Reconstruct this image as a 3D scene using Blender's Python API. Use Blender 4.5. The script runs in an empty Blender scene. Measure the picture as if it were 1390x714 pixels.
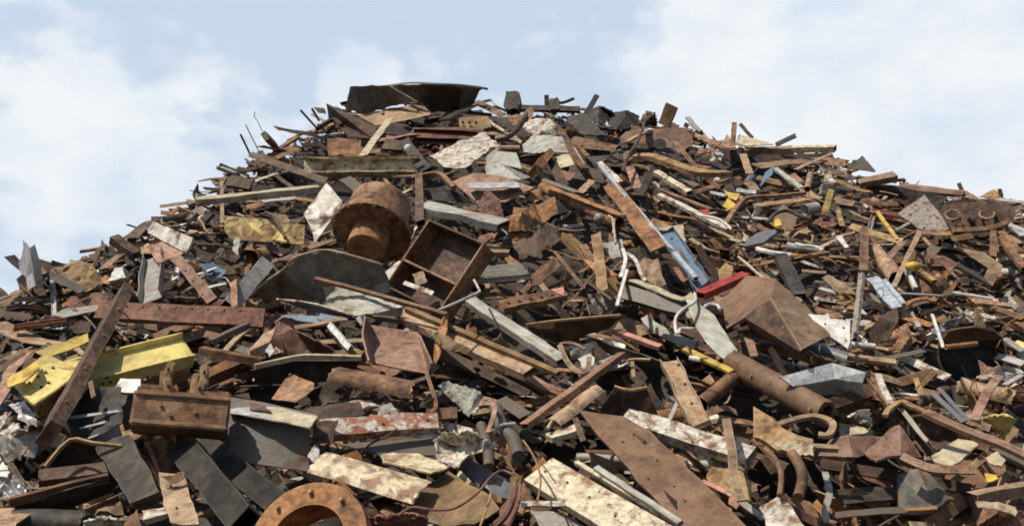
import bpy, bmesh, math, random
from mathutils import Vector, Matrix, noise
random.seed(7)
C = bpy.context.scene.collection
R = math.radians
sc = bpy.context.scene

# ---------------------------------------------------------------- camera
PITCH, CAMZ, F = R(12), 1.7, 1490.4          # F: focal length in photo pixels (1390 wide)
cam_d = bpy.data.cameras.new('camera'); cam = bpy.data.objects.new('camera', cam_d); C.objects.link(cam)
cam.location = (0, 0, CAMZ); cam.rotation_euler = (math.pi/2 + PITCH, 0, 0)
cam_d.sensor_width = 36; cam_d.lens = 36*F/1390; cam_d.clip_end = 6000; cam_d.clip_start = .1
sc.camera = cam

# ---------------------------------------------------------------- sun and sky
SUN = Vector((-0.46, -0.26, 0.85)).normalized()
sl = bpy.data.lights.new('sun', 'SUN'); sl.energy = 5.0; sl.angle = R(.5); sl.color = (1, .92, .78)
so = bpy.data.objects.new('sun', sl); C.objects.link(so)
so.rotation_euler = SUN.to_track_quat('Z', 'Y').to_euler()
w = bpy.data.worlds.new('World'); sc.world = w; w.use_nodes = True
nt = w.node_tree; nt.nodes.clear()
def N(t, typ, **kw):
    n = t.nodes.new(typ)
    for k, v in kw.items():
        if k.startswith('i_'):
            n.inputs[k[2:].replace('_', ' ')].default_value = v
        else: setattr(n, k, v)
    return n
out = N(nt, 'ShaderNodeOutputWorld'); bgn = N(nt, 'ShaderNodeBackground'); bgn.inputs[1].default_value = .1
sky = N(nt, 'ShaderNodeTexSky', sky_type='NISHITA', sun_disc=False)
sky.sun_elevation = math.asin(SUN.z); sky.sun_rotation = math.atan2(SUN.x, SUN.y)
sky.air_density = 1.0; sky.dust_density = 1.5; sky.ozone_density = 1.0
tc = N(nt, 'ShaderNodeTexCoord')
def dirv(u, v):
    return (Vector((0, math.cos(PITCH), math.sin(PITCH))) + Vector((1, 0, 0))*((u-695)/F)
            + Vector((0, -math.sin(PITCH), math.cos(PITCH)))*((357-v)/F)).normalized()
def math_n(op, a, b=None, clamp=False):
    m = N(nt, 'ShaderNodeMath', operation=op, use_clamp=clamp)
    for i, x in enumerate((a, b)):
        if x is None: continue
        if isinstance(x, (int, float)): m.inputs[i].default_value = x
        else: nt.links.new(x, m.inputs[i])
    return m.outputs[0]
mp = N(nt, 'ShaderNodeMapping'); mp.inputs['Scale'].default_value = (1, 1, 1.7)
nt.links.new(tc.outputs['Generated'], mp.inputs[0])
n1 = N(nt, 'ShaderNodeTexNoise', i_Scale=4.3, i_Detail=9.0, i_Roughness=.55); n1.inputs['Distortion'].default_value = .3
n2 = N(nt, 'ShaderNodeTexNoise', i_Scale=17., i_Detail=6.0, i_Roughness=.55)
for n in (n1, n2): nt.links.new(mp.outputs[0], n.inputs['Vector'])
acc = math_n('MULTIPLY', math_n('SUBTRACT', n1.outputs[0], .5), 2.6)
acc = math_n('ADD', acc, math_n('MULTIPLY', math_n('SUBTRACT', n2.outputs[0], .5), 2.3))
# the cloud banks: direction of each bank's middle, angular radius, weight
for (u, v, rad, wt) in [(1300, 110, 24, .75), (1120, 60, 12, .35), (1000, 40, 5, .25), (1130, 220, 12, .3), (484, 106, 3.0, .95), (1390, 330, 14, .2),
                        (165, 155, 7, .36), (60, 340, 16, .6), (700, 0, 14, -.22), (300, 20, 12, -.12)]:
    d = N(nt, 'ShaderNodeVectorMath', operation='DOT_PRODUCT'); nt.links.new(tc.outputs['Generated'], d.inputs[0])
    d.inputs[1].default_value = dirv(u, v)
    mr = N(nt, 'ShaderNodeMapRange', interpolation_type='SMOOTHERSTEP'); nt.links.new(d.outputs['Value'], mr.inputs[0])
    mr.inputs['From Min'].default_value = math.cos(R(rad)); mr.inputs['From Max'].default_value = 1
    mr.inputs['To Min'].default_value = 0; mr.inputs['To Max'].default_value = wt
    acc = math_n('ADD', acc, mr.outputs[0])
cf = N(nt, 'ShaderNodeMapRange', interpolation_type='SMOOTHSTEP'); nt.links.new(acc, cf.inputs[0])
cf.inputs['From Min'].default_value = -.05; cf.inputs['From Max'].default_value = .72
cf.inputs['To Max'].default_value = .93
mixc = N(nt, 'ShaderNodeMix', data_type='RGBA')
hz = N(nt, 'ShaderNodeMix', data_type='RGBA'); hz.inputs['Factor'].default_value = .8     # thin high veil over the blue
nt.links.new(sky.outputs[0], hz.inputs['A'])
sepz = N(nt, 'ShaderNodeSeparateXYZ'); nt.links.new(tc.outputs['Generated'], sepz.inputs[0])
low = N(nt, 'ShaderNodeMapRange', interpolation_type='SMOOTHSTEP'); nt.links.new(sepz.outputs[2], low.inputs[0])      # veil and clouds thinned above the view to cut fill light
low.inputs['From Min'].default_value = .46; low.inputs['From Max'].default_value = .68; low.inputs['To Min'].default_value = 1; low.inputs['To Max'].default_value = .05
frt = N(nt, 'ShaderNodeMapRange', interpolation_type='SMOOTHSTEP'); nt.links.new(sepz.outputs[1], frt.inputs[0])      # unseen sky behind the camera dimmed so shaded fronts stay dark
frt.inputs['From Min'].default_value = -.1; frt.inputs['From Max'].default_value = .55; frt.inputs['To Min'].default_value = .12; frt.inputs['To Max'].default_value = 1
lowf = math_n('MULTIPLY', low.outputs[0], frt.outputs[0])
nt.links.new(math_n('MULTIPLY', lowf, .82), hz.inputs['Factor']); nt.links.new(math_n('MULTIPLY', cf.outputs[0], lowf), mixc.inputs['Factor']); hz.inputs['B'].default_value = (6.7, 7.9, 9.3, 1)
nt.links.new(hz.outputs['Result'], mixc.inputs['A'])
n3 = N(nt, 'ShaderNodeTexNoise', i_Scale=9., i_Detail=8.0, i_Roughness=.6); mp3 = N(nt, 'ShaderNodeMapping'); mp3.inputs['Location'].default_value = (.02, .01, .06); nt.links.new(mp.outputs[0], mp3.inputs[0]); nt.links.new(mp3.outputs[0], n3.inputs['Vector'])
gc = N(nt, 'ShaderNodeValToRGB'); nt.links.new(n3.outputs[0], gc.inputs[0])
gc.color_ramp.elements[0].position = .3; gc.color_ramp.elements[0].color = (.68, .77, .89, 1)
gc.color_ramp.elements[1].position = .62; gc.color_ramp.elements[1].color = (.90, .92, .935, 1)
sc_ = N(nt, 'ShaderNodeVectorMath', operation='SCALE'); nt.links.new(gc.outputs[0], sc_.inputs[0]); sc_.inputs['Scale'].default_value = 10.2
nt.links.new(sc_.outputs[0], mixc.inputs['B'])
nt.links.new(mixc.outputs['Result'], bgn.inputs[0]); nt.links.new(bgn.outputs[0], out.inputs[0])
sc.view_settings.view_transform = 'Standard'; sc.view_settings.look = 'None'; sc.view_settings.gamma = 1
sc.view_settings.exposure = 0
sc.render.resolution_x, sc.render.resolution_y = 1024, 525
sc.cycles.filter_width = 1.8
sc.cycles.max_bounces = 5; sc.cycles.diffuse_bounces = 3

# ---------------------------------------------------------------- the heap's shape
SIL = [(-900, 640), (-400, 520), (-150, 440), (0, 405), (50, 378), (150, 345), (220, 297), (270, 270), (330, 225), (400, 190), (445, 160), (480, 135),
       (650, 135), (690, 148), (800, 152), (900, 172), (1000, 196), (1130, 215), (1210, 248), (1300, 268), (1390, 280), (1600, 310), (2000, 420), (2500, 600)]
def sil(u):
    if u <= SIL[0][0]: return SIL[0][1]
    for (a, b), (c, d) in zip(SIL, SIL[1:]):
        if u <= c: return b + (d-b)*(u-a)/(c-a)
    return SIL[-1][1]
# deep hollows between the big pieces: middle and half-size in photo pixels
PITS = [(420, 528, 95, 20), (520, 520, 60, 16), (300, 612, 60, 26), (795, 622, 45, 26), (880, 505, 55, 30), (845, 545, 50, 16), (720, 437, 55, 18), (740, 470, 50, 14), (965, 622, 40, 18),
        (1150, 655, 120, 26), (1290, 490, 55, 42), (1075, 540, 45, 18), (110, 585, 40, 16), (100, 655, 60, 14), (620, 560, 45, 10), (650, 640, 40, 16), (1150, 580, 60, 14), (560, 690, 40, 14),
        (400, 470, 40, 14), (760, 350, 40, 18), (1085, 385, 25, 30), (860, 440, 45, 14), (470, 395, 70, 12), (690, 520, 30, 20), (1000, 560, 30, 20), (1190, 610, 50, 12)]
def pit(u, v): return max([0.] + [1 - ((u-a)/(c*1.15))**2 - ((v-b)/(d*1.25))**2 for a, b, c, d in PITS])
def ray(u, v):
    x = (u-695)/F; t = (357-v)/F
    d = Vector((x, math.cos(PITCH) - t*math.sin(PITCH), math.sin(PITCH) + t*math.cos(PITCH)))
    return d/d.y
def surfY(u, v, o=0.):
    t = ray(u, max(v, sil(u))).z
    return (6.3-o)/max(.6-t, .12)
CAM = Vector((0, 0, CAMZ))
def at(u, v, o=0.): return CAM + ray(u, v)*surfY(u, v, o)
def pix(P):
    q = P - CAM; f = q.y*math.cos(PITCH) + q.z*math.sin(PITCH); up = -q.y*math.sin(PITCH) + q.z*math.cos(PITCH)
    return 695 + F*q.x/f, 357 - F*up/f

# ---------------------------------------------------------------- materials
def base_mat(name, rough, metal):
    m = bpy.data.materials.new(name); m.use_nodes = True; t = m.node_tree
    b = t.nodes['Principled BSDF']; b.inputs['Roughness'].default_value = rough; b.inputs['Metallic'].default_value = metal
    b.inputs['Specular IOR Level'].default_value = .35
    tcn = N(t, 'ShaderNodeTexCoord'); oi = N(t, 'ShaderNodeObjectInfo')
    sc3 = N(t, 'ShaderNodeMath', operation='MULTIPLY'); t.links.new(oi.outputs['Random'], sc3.inputs[0]); sc3.inputs[1].default_value = 37.
    rs_ = N(t, 'ShaderNodeMapRange'); t.links.new(oi.outputs['Random'], rs_.inputs[0]); rs_.inputs['To Min'].default_value = .55; rs_.inputs['To Max'].default_value = 1.7
    vs_ = N(t, 'ShaderNodeVectorMath', operation='SCALE'); t.links.new(tcn.outputs['Object'], vs_.inputs[0]); t.links.new(rs_.outputs[0], vs_.inputs['Scale'])      # every piece has its own grain
    va = N(t, 'ShaderNodeVectorMath', operation='ADD'); t.links.new(vs_.outputs[0], va.inputs[0]); t.links.new(sc3.outputs[0], va.inputs[1])
    return m, t, b, va.outputs[0], oi.outputs['Random']
def edge_glint_wear(t, c, amount, tint):
    """edge band: glints painted on rust, rubbed wear on paint"""
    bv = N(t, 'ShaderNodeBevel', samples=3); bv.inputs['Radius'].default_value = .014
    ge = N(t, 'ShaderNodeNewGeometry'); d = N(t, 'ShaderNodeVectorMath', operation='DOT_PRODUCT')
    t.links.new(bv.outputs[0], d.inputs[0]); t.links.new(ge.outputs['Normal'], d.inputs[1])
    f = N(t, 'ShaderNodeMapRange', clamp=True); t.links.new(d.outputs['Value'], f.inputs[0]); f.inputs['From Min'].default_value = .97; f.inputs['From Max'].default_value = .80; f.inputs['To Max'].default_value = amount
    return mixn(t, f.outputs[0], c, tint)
def noise_n(t, vec, s, det=6, rough=.6, dist=0.):
    n = N(t, 'ShaderNodeTexNoise', i_Scale=s, i_Detail=float(det), i_Roughness=rough); n.inputs['Distortion'].default_value = dist
    t.links.new(vec, n.inputs['Vector']); return n.outputs[0]
def ramp(t, fac, stops):
    r = N(t, 'ShaderNodeValToRGB'); t.links.new(fac, r.inputs[0]); e = r.color_ramp.elements
    while len(e) < len(stops): e.new(.5)
    for k, (p, c) in enumerate(stops): e[k].position = p; e[k].color = tuple(c) + (1,)
    return r.outputs[0]
def mixn(t, fac, a, b, blend='MIX'):
    m = N(t, 'ShaderNodeMix', data_type='RGBA', blend_type=blend)
    for key, x in (('Factor', fac), ('A', a), ('B', b)):
        if isinstance(x, (int, float)): m.inputs[key].default_value = x
        elif isinstance(x, tuple): m.inputs[key].default_value = x + (1,) if len(x) == 3 else x
        else: t.links.new(x, m.inputs[key])
    return m.outputs['Result']
def rust_color(t, vec, rnd, dark, mid, light, dust=(.30, .22, .155), dusta=.35):
    ms = N(t, 'ShaderNodeMapping'); ms.inputs['Scale'].default_value = (.8, 1, 1); t.links.new(vec, ms.inputs[0])
    a = noise_n(t, ms.outputs[0], 2.6, 9, .62, .25); b = noise_n(t, ms.outputs[0], 10., 7, .7)
    fine = noise_n(t, vec, 60., 3, .6)
    ab = N(t, 'ShaderNodeMath', operation='MULTIPLY_ADD'); t.links.new(b, ab.inputs[0]); ab.inputs[1].default_value = .55
    am = N(t, 'ShaderNodeMath', operation='MULTIPLY'); t.links.new(a, am.inputs[0]); am.inputs[1].default_value = .45
    t.links.new(am.outputs[0], ab.inputs[2])
    c = ramp(t, ab.outputs[0], [(.39, dark), (.49, mid), (.61, light)])
    # pale settled dust in blotches
    dn = noise_n(t, vec, 1.4, 7, .7, .25)
    df = N(t, 'ShaderNodeMapRange'); t.links.new(dn, df.inputs[0]); df.inputs['From Min'].default_value = .46; df.inputs['From Max'].default_value = .66; df.inputs['To Max'].default_value = dusta
    c = mixn(t, df.outputs[0], c, dust)
    # dark scale and oil stains with an edge of their own
    stn = noise_n(t, vec, 4.2, 10, .74, .2); sm = N(t, 'ShaderNodeMapRange', clamp=True); t.links.new(stn, sm.inputs[0]); sm.inputs['From Min'].default_value = .54; sm.inputs['From Max'].default_value = .60; sm.inputs['To Max'].default_value = .55
    c = mixn(t, sm.outputs[0], c, tuple(x*.75 for x in dark))
    # specks
    sp = N(t, 'ShaderNodeMapRange'); t.links.new(fine, sp.inputs[0]); sp.inputs['From Min'].default_value = .36; sp.inputs['From Max'].default_value = .52; sp.inputs['To Min'].default_value = .78; sp.inputs['To Max'].default_value = 1.05
    c = mixn(t, 1., c, sp.outputs[0], 'MULTIPLY')
    # each piece a little lighter or darker
    v = N(t, 'ShaderNodeMapRange'); t.links.new(rnd, v.inputs[0]); v.inputs['To Min'].default_value = .68; v.inputs['To Max'].default_value = 1.3
    return mixn(t, 1., c, v.outputs[0], 'MULTIPLY'), b, fine
def bump(t, b, h, s=.5, d=.006):
    bn = N(t, 'ShaderNodeBump'); bn.inputs['Strength'].default_value = s; bn.inputs['Distance'].default_value = d
    t.links.new(h, bn.inputs['Height']); t.links.new(bn.outputs[0], b.inputs['Normal'])
M = {}
def rust(code, name, dark, mid, light, dusta=.35, rough=.72, metal=0., dust=(.33, .235, .145)):
    m, t, b, vec, rnd = base_mat(name, rough, metal)
    c, n_, f_ = rust_color(t, vec, rnd, dark, mid, light, dust, dusta)
    c = edge_glint_wear(t, c, .6, tuple(min(.6, x*1.6+.03) for x in light))  # lighter band puts bright edge glints into the rust colour
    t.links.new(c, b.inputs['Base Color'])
    h = noise_n(t, vec, 16., 7, .62); bump(t, b, h, .4, .012)
    M[code] = m
RUST = dict(dark=(.045, .024, .015), mid=(.15, .077, .042), light=(.27, .145, .078))
def paint(code, name, col, cover=.5, soft=.06, rough=.5, scale=4., metal=0., r=RUST, col2=None, dirt=.35, streak=1.):
    m, t, b, vec, rnd = base_mat(name, rough, metal)
    rc, n_, f_ = rust_color(t, vec, rnd, r['dark'], r['mid'], r['light'])
    vec2 = vec
    if streak != 1.:
        mpn = N(t, 'ShaderNodeMapping'); mpn.inputs['Scale'].default_value = (1/streak, 1, 1); t.links.new(vec, mpn.inputs[0]); vec2 = mpn.outputs[0]
    pn = noise_n(t, vec2, scale, 9, .68, .5)
    pf = N(t, 'ShaderNodeMapRange', clamp=True); t.links.new(pn, pf.inputs[0])
    thr = .5 + (.5-cover)*.42
    pf.inputs['From Min'].default_value = thr-soft; pf.inputs['From Max'].default_value = thr+soft
    gr = noise_n(t, vec2, scale*1.9, 9, .78)
    col2 = col2 or tuple(x*.55+.05*y for x, y in zip(col, (1, .7, .45)))
    pc = ramp(t, gr, [(.38, tuple(x*.8 for x in col2)), (.52, tuple(.5*x+.5*y for x, y in zip(col, col2))), (.60, col)])
    stn = noise_n(t, vec2, scale*.8, 8, .75, .8)
    sf = N(t, 'ShaderNodeMapRange'); t.links.new(stn, sf.inputs[0]); sf.inputs['From Min'].default_value = .48; sf.inputs['From Max'].default_value = .7; sf.inputs['To Max'].default_value = dirt
    pc = mixn(t, sf.outputs[0], pc, (.17, .105, .06))
    c = edge_glint_wear(t, mixn(t, pf.outputs[0], rc, pc), .7, (.20, .115, .06)); t.links.new(c, b.inputs['Base Color'])
    rm = N(t, 'ShaderNodeMapRange'); t.links.new(pf.outputs[0], rm.inputs[0]); rm.inputs['To Min'].default_value = .9; rm.inputs['To Max'].default_value = rough
    t.links.new(rm.outputs[0], b.inputs['Roughness'])
    if metal:
        mm = N(t, 'ShaderNodeMath', operation='MULTIPLY'); t.links.new(pf.outputs[0], mm.inputs[0]); mm.inputs[1].default_value = metal; t.links.new(mm.outputs[0], b.inputs['Metallic'])
    hh = N(t, 'ShaderNodeMath', operation='MULTIPLY_ADD'); t.links.new(pf.outputs[0], hh.inputs[0]); hh.inputs[1].default_value = .35; t.links.new(noise_n(t, vec, 24., 5, .7), hh.inputs[2])
    bump(t, b, hh.outputs[0], .5, .01)
    M[code] = m
rust('rb', 'brown_rust', (.032, .016, .009), (.158, .076, .035), (.32, .172, .088))
rust('rs', 'smooth_brown_rust', (.10, .054, .031), (.172, .094, .053), (.245, .142, .084), .22)
rust('rd', 'dark_rust', (.014, .009, .006), (.050, .027, .017), (.128, .070, .042), .16)
rust('ro', 'orange_rust', (.065, .028, .012), (.235, .102, .036), (.42, .205, .08), .25)
rust('rr', 'red_brown_rust', (.048, .021, .014), (.132, .055, .036), (.23, .108, .068), .25)
rust('rt', 'tan_dusty_rust', (.095, .058, .034), (.25, .158, .092), (.39, .268, .168), .5, dust=(.38, .285, .19))
rust('rp', 'pinkish_rust', (.065, .033, .021), (.215, .112, .070), (.35, .215, .15), .4, dust=(.38, .28, .2))
rust('ru', 'ochre_rust', (.07, .038, .016), (.21, .122, .050), (.35, .222, .105), .4, dust=(.34, .26, .15))
rust('bk', 'blackened_steel', (.010, .009, .008), (.026, .022, .019), (.075, .060, .046), .28, .7, .0, dust=(.13, .10, .075))
rust('bs', 'scaly_blackened_steel', (.012, .011, .009), (.042, .036, .030), (.115, .092, .068), .3, .8, .0, dust=(.15, .118, .085))
rust('so', 'dark_soil_gap_shade', (.010, .008, .006), (.022, .016, .012), (.05, .035, .025), .1)  # soil of the ground; on the heap body, gap shade put into colour
paint('wp', 'white_peeling_paint', (.68, .65, .56), .60, scale=6., dirt=.8)
paint('wy', 'yellowed_white_paint', (.68, .62, .46), .64, scale=7., dirt=.85, col2=(.5, .42, .27))
paint('wr', 'white_patches_on_red_rust', (.62, .60, .54), .42, scale=6., r=dict(dark=(.09, .03, .018), mid=(.22, .08, .042), light=(.30, .13, .075)))
paint('cp', 'cream_patches_on_rust', (.72, .62, .40), .52, scale=7., r=dict(dark=(.14, .08, .05), mid=(.27, .165, .11), light=(.35, .23, .16)))
paint('ct', 'cream_dust_paint', (.55, .47, .32), .75, scale=3.5, dirt=.5)
paint('wh', 'dirty_white_paint', (.76, .75, .70), .95, scale=5., dirt=.4)
paint('yl', 'worn_yellow_paint', (.60, .44, .08), .70, scale=4., dirt=.7, col2=(.5, .33, .05))
paint('yp', 'pale_yellow_paint', (.74, .62, .24), .84, scale=3., dirt=.65, col2=(.62, .50, .14))
paint('yr', 'yellow_over_rust', (.42, .32, .06), .5, scale=5., dirt=.5)
paint('gy', 'grey_paint', (.34, .335, .31), .8, scale=3.5, dirt=.5, rough=.45)
paint('gm', 'mid_grey_paint', (.30, .29, .26), .76, scale=2.6, dirt=.45, rough=.6, col2=(.17, .16, .14))
paint('wb', 'bluish_white_paint', (.58, .61, .63), .9, scale=5., dirt=.35, rough=.5)
paint('gg', 'weathered_grey_green_sheet', (.15, .155, .135), .72, scale=2.2, dirt=.6, rough=.45, col2=(.055, .055, .05))
paint('gd', 'dark_grey_paint', (.10, .094, .08), .78, scale=3., dirt=.35, rough=.5)
paint('gz', 'galvanised_zinc', (.50, .50, .50), .82, scale=5., dirt=.45, rough=.5, metal=.2)
paint('gr', 'pale_green_grey_paint', (.42, .43, .37), .78, scale=5., dirt=.7, streak=3.)
paint('bg', 'blue_grey_paint', (.13, .155, .19), .8, scale=4., dirt=.35, rough=.4)
paint('bl', 'faded_blue_paint', (.12, .21, .32), .8, scale=4., dirt=.45, rough=.5, col2=(.09, .14, .2))
paint('bp', 'pale_blue_paint', (.44, .52, .60), .86, scale=5., dirt=.4, rough=.4)
paint('rg', 'bright_red_paint', (.40, .045, .03), .86, scale=4., dirt=.3, rough=.4, col2=(.22, .03, .02))
paint('pk', 'salmon_paint', (.60, .27, .19), .75, scale=4., dirt=.4)
paint('st', 'speckled_grey_steel', (.37, .34, .30), .6, scale=14., dirt=.4)
paint('sv', 'bare_silver_sheet', (.62, .62, .62), .88, scale=3., dirt=.35, rough=.4, metal=.45)
COLW = dict(rs='brown', rb='brown', rd='dark brown', ro='orange rusted', rr='red-brown', rt='tan', rp='pinkish brown', ru='ochre', bk='black', wp='peeling white',
            wy='yellowed white', cp='cream patched', ct='dusty cream', wh='dirty white', yl='yellow', yr='yellowish', gy='grey', gd='dark grey',
            gz='galvanised', gr='green-grey', bg='blue-grey', bl='faded blue', bp='pale blue', rg='red', pk='salmon', st='speckled grey', sv='silvery', wr='white flecked')

# ---------------------------------------------------------------- object helpers
def thicken(bm, th):
    bm.normal_update(); nv = {v: v.normal.copy() for v in bm.verts}
    old = bm.verts[:]; r = bmesh.ops.extrude_face_region(bm, geom=bm.faces[:])
    new = [g for g in r['geom'] if isinstance(g, bmesh.types.BMVert)]
    bm.normal_update()
    for v in new:
        n = v.normal if v.normal.length > .3 else Vector((0, 0, 1))
        v.co += n.normalized()*th
    bmesh.ops.recalc_face_normals(bm, faces=bm.faces)
def finish(bm, mats, name, mw=None, parent=None, sharp=32, solid=0.):
    bmesh.ops.recalc_face_normals(bm, faces=bm.faces)
    if solid:
        thicken(bm, solid)
    me = bpy.data.meshes.new(name); bm.to_mesh(me); bm.free()
    for p in me.polygons: p.use_smooth = True
    me.set_sharp_from_angle(angle=R(sharp))
    for m in (mats if isinstance(mats, (list, tuple)) else [mats]): me.materials.append(M[m] if isinstance(m, str) else m)
    o = bpy.data.objects.new(name, me); C.objects.link(o)
    if mw is not None: o.matrix_world = mw
    if parent:
        o.parent = parent; o.matrix_parent_inverse = parent_mw[parent.name].inverted()
    parent_mw[o.name] = o.matrix_world.copy() if mw is None else mw.copy()
    return o
parent_mw = {}
LM = []                                              # landmarks: (u, v, phrase)
HERO = []
def tag(o, label, cat, group=None, lm=None, uv=None):
    o['label'] = label; o['category'] = cat; o['kind'] = 'thing'
    if group: o['group'] = group
    if uv: HERO.append((o, uv))
    if lm and uv: LM.append((uv[0], uv[1], lm))
    return o
KU, KV, KS = 0., 0., 1.
def K(u, v, s):
    global KU, KV, KS
    KU, KV, KS = u, v, s
def uv(p): return KU + p[0]/KS, KV + p[1]/KS
def arc(n, a0, a1, ry, rz, cy=0, cz=0): return [(cy + ry*math.cos(a0+(a1-a0)*k/n), cz + rz*math.sin(a0+(a1-a0)*k/n)) for k in range(n+1)]
def profile(kind, w, h, t):
    """closed outline in (y, z), the side seen first faces +z; second list = inner outline of a hollow section"""
    a, b = w/2, h/2
    if kind == 'H': return [(-a, -b), (-a+t, -b), (-a+t, -t/2), (a-t, -t/2), (a-t, -b), (a, -b), (a, b), (a-t, b), (a-t, t/2), (-a+t, t/2), (-a+t, b), (-a, b)], None
    if kind == 'I': return [(-a, -b), (a, -b), (a, -b+t), (t/2, -b+t), (t/2, b-t), (a, b-t), (a, b), (-a, b), (-a, b-t), (-t/2, b-t), (-t/2, -b+t), (-a, -b+t)], None
    if kind == 'C': return [(-a, -b), (a, -b), (a, b), (a-t, b), (a-t, -b+t), (-a+t, -b+t), (-a+t, b), (-a, b)], None      # open towards +z
    if kind == 'U': return [(-a, b), (-a, -b), (-a+t, -b), (-a+t, b-t), (a-t, b-t), (a-t, -b), (a, -b), (a, b)], None      # web towards +z
    if kind == 'L': return [(-a, b), (-a, -b), (-a+t, -b), (-a+t, b-t), (a, b-t), (a, b)], None
    if kind == 'F': return [(-a, -t/2), (a, -t/2), (a, t/2), (-a, t/2)], None
    if kind == 'box': return [(-a, -b), (a, -b), (a, b), (-a, b)], [(-a+t, -b+t), (a-t, -b+t), (a-t, b-t), (-a+t, b-t)]
    if kind == 'solid': return [(-a, -b), (a, -b), (a, b), (-a, b)], None
    if kind == 'pipe':
        n = 20; f = lambda r: [(r*math.cos(2*math.pi*k/n), r*math.sin(2*math.pi*k/n)) for k in range(n)]
        return f(a), f(a-t)
    if kind == 'rod': n = 8; return [(a*math.cos(2*math.pi*k/n), a*math.sin(2*math.pi*k/n)) for k in range(n)], None
    if kind == 'half':
        return arc(12, 0, math.pi, a, h) + arc(12, math.pi, 0, a-t, h-t), None
    if kind == 'shell': return arc(8, R(35), R(145), a/.82, h, 0, -h*.55) + arc(8, R(145), R(35), a/.82-t, h-t, 0, -h*.55), None
    if kind == 'rib':
        n = 7; top = []
        for k in range(n):
            y0 = -a + w*k/n; s = w/n
            top += [(y0, 0), (y0+s*.3, 0), (y0+s*.4, h), (y0+s*.8, h), (y0+s*.9, 0)]
        top.append((a, 0)); return top[::-1] + [(y, z-t) for y, z in top], None
HR = dict(H=.8, I=1., C=.4, U=.45, L=.8, F=.05, box=.7, solid=.5, pipe=1, rod=1, half=.5, shell=.3, rib=.12)
def sweep(kind, L, w, h=None, t=None, segs=None, bend=(0, 0), twist=0., torn=0., dent=0., taper=1., seed=0):
    """a section swept along x from -L/2 to L/2"""
    h = HR[kind]*w if h is None else h
    t = t or min(max(.008, .04*w), .026)
    if kind in ('box', 'pipe'): t = min(t, .2*min(w, h))
    if kind == 'F': t = max(t, .012)
    outer, inner = profile(kind, w, h, t)
    bent = bend != (0, 0) or twist or dent
    segs = segs or (18 if bent else 3)
    bm = bmesh.new(); rnd = random.Random(seed*13+5)
    def place(x, y, z, e):
        s = x/L + .5; k = 1 + (taper-1)*s; y *= k; z *= k
        if e: x += e*torn*w*(noise.noise(Vector((y*9/w, z*9/w, seed*3.1)))*1.2)
        a = twist*(s-.5)
        y, z = y*math.cos(a) - z*math.sin(a), y*math.sin(a) + z*math.cos(a)
        q = 1 - (2*s-1)**2
        if dent:
            nv = noise.noise_vector(Vector((x*2.2/max(w, .12)*.25, y*3, z*3 + seed*7.7)))
            y += dent*nv.y; z += dent*nv.z
        return Vector((x, y + bend[0]*L*q, z + bend[1]*L*q))
    rings = []
    for i in range(segs+1):
        x = -L/2 + L*i/segs; e = -1 if i == 0 else (1 if i == segs else 0)
        ro = [bm.verts.new(place(x, y, z, e)) for y, z in outer]
        ri = [bm.verts.new(place(x, y, z, e)) for y, z in inner] if inner else None
        rings.append((ro, ri))
    for (a, ai), (b, bi) in zip(rings, rings[1:]):
        n = len(a)
        for k in range(n): bm.faces.new((a[k], a[(k+1) % n], b[(k+1) % n], b[k]))
        if ai:
            n = len(ai)
            for k in range(n): bm.faces.new((ai[(k+1) % n], ai[k], bi[k], bi[(k+1) % n]))
    for (a, ai) in (rings[0], rings[-1]):
        if ai:
            n = len(a)
            for k in range(n): bm.faces.new((a[k], a[(k+1) % n], ai[(k+1) % n], ai[k]))
        else:
            f = bm.faces.new(a); bmesh.ops.triangulate(bm, faces=[f])
    return bm
NUP = dict(U=(-.2, -.55, .8), T=(-.1, -.25, .95), F=(-.15, -.95, .3), Lf=(-.75, -.5, .45), Rt=(.7, -.65, .25), D=(.3, -.9, -.25), S=(0, -.51, .86))
def nvec(n): return (Vector(NUP[n]) if isinstance(n, str) else Vector(n)).normalized()
def B(kind, p0, p1, wd, mat, name, label, cat, n='U', h=None, o=.2, o2=None, bend=(0, 0), twist=0., torn=.12, dent=None, taper=1., parent=None, lm=None, t=None, group=None, ext=0.):
    """a bar, beam or pipe between two points of the heap; wd: its apparent width in crop pixels; o, o2: lift above the slope at each end"""
    (u0, v0), (u1, v1) = uv(p0), uv(p1); o2 = o if o2 is None else o2
    P0, P1 = at(u0, v0, o), at(u1, v1, o2)
    if ext:
        d = (P1-P0)*ext; P1 = P1 + d
    mid = (P0+P1)/2; X = (P1-P0); L = X.length; X.normalize()
    V = (mid-CAM).normalized(); nn = nvec(n); Z = nn - X*nn.dot(X)
    if Z.length < .15: Z = -V + X*V.dot(X)
    Z.normalize(); Y = Z.cross(X)
    S = V.cross(X - V*X.dot(V)).normalized()
    m = (wd/KS)*mid.y/F
    hr = (HR[kind] if h is None else h) if kind not in ('F', 'pipe', 'rod', 'rib') else 0
    w_ = m if kind in ('pipe', 'rod') else m/max(abs(Y.dot(S)) + hr*abs(Z.dot(S)), .5)
    hh = None if h is None else h*w_
    dent = (.017*mid.y/10 if kind not in ('rod', 'pipe') else .004) if dent is None else dent
    bm = sweep(kind, L, w_, hh, t, None, bend, twist, torn, min(dent, w_*.11), taper, seed=len(HERO)*3+int(u0))
    mw = Matrix((X, Y, Z)).transposed().to_4x4(); mw.translation = mid
    ob = finish(bm, mat, name, mw, parent)
    if label and not parent: tag(ob, label, cat, group, lm, ((u0+u1)/2, (v0+v1)/2))
    elif label: ob['label'] = label
    return ob
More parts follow.
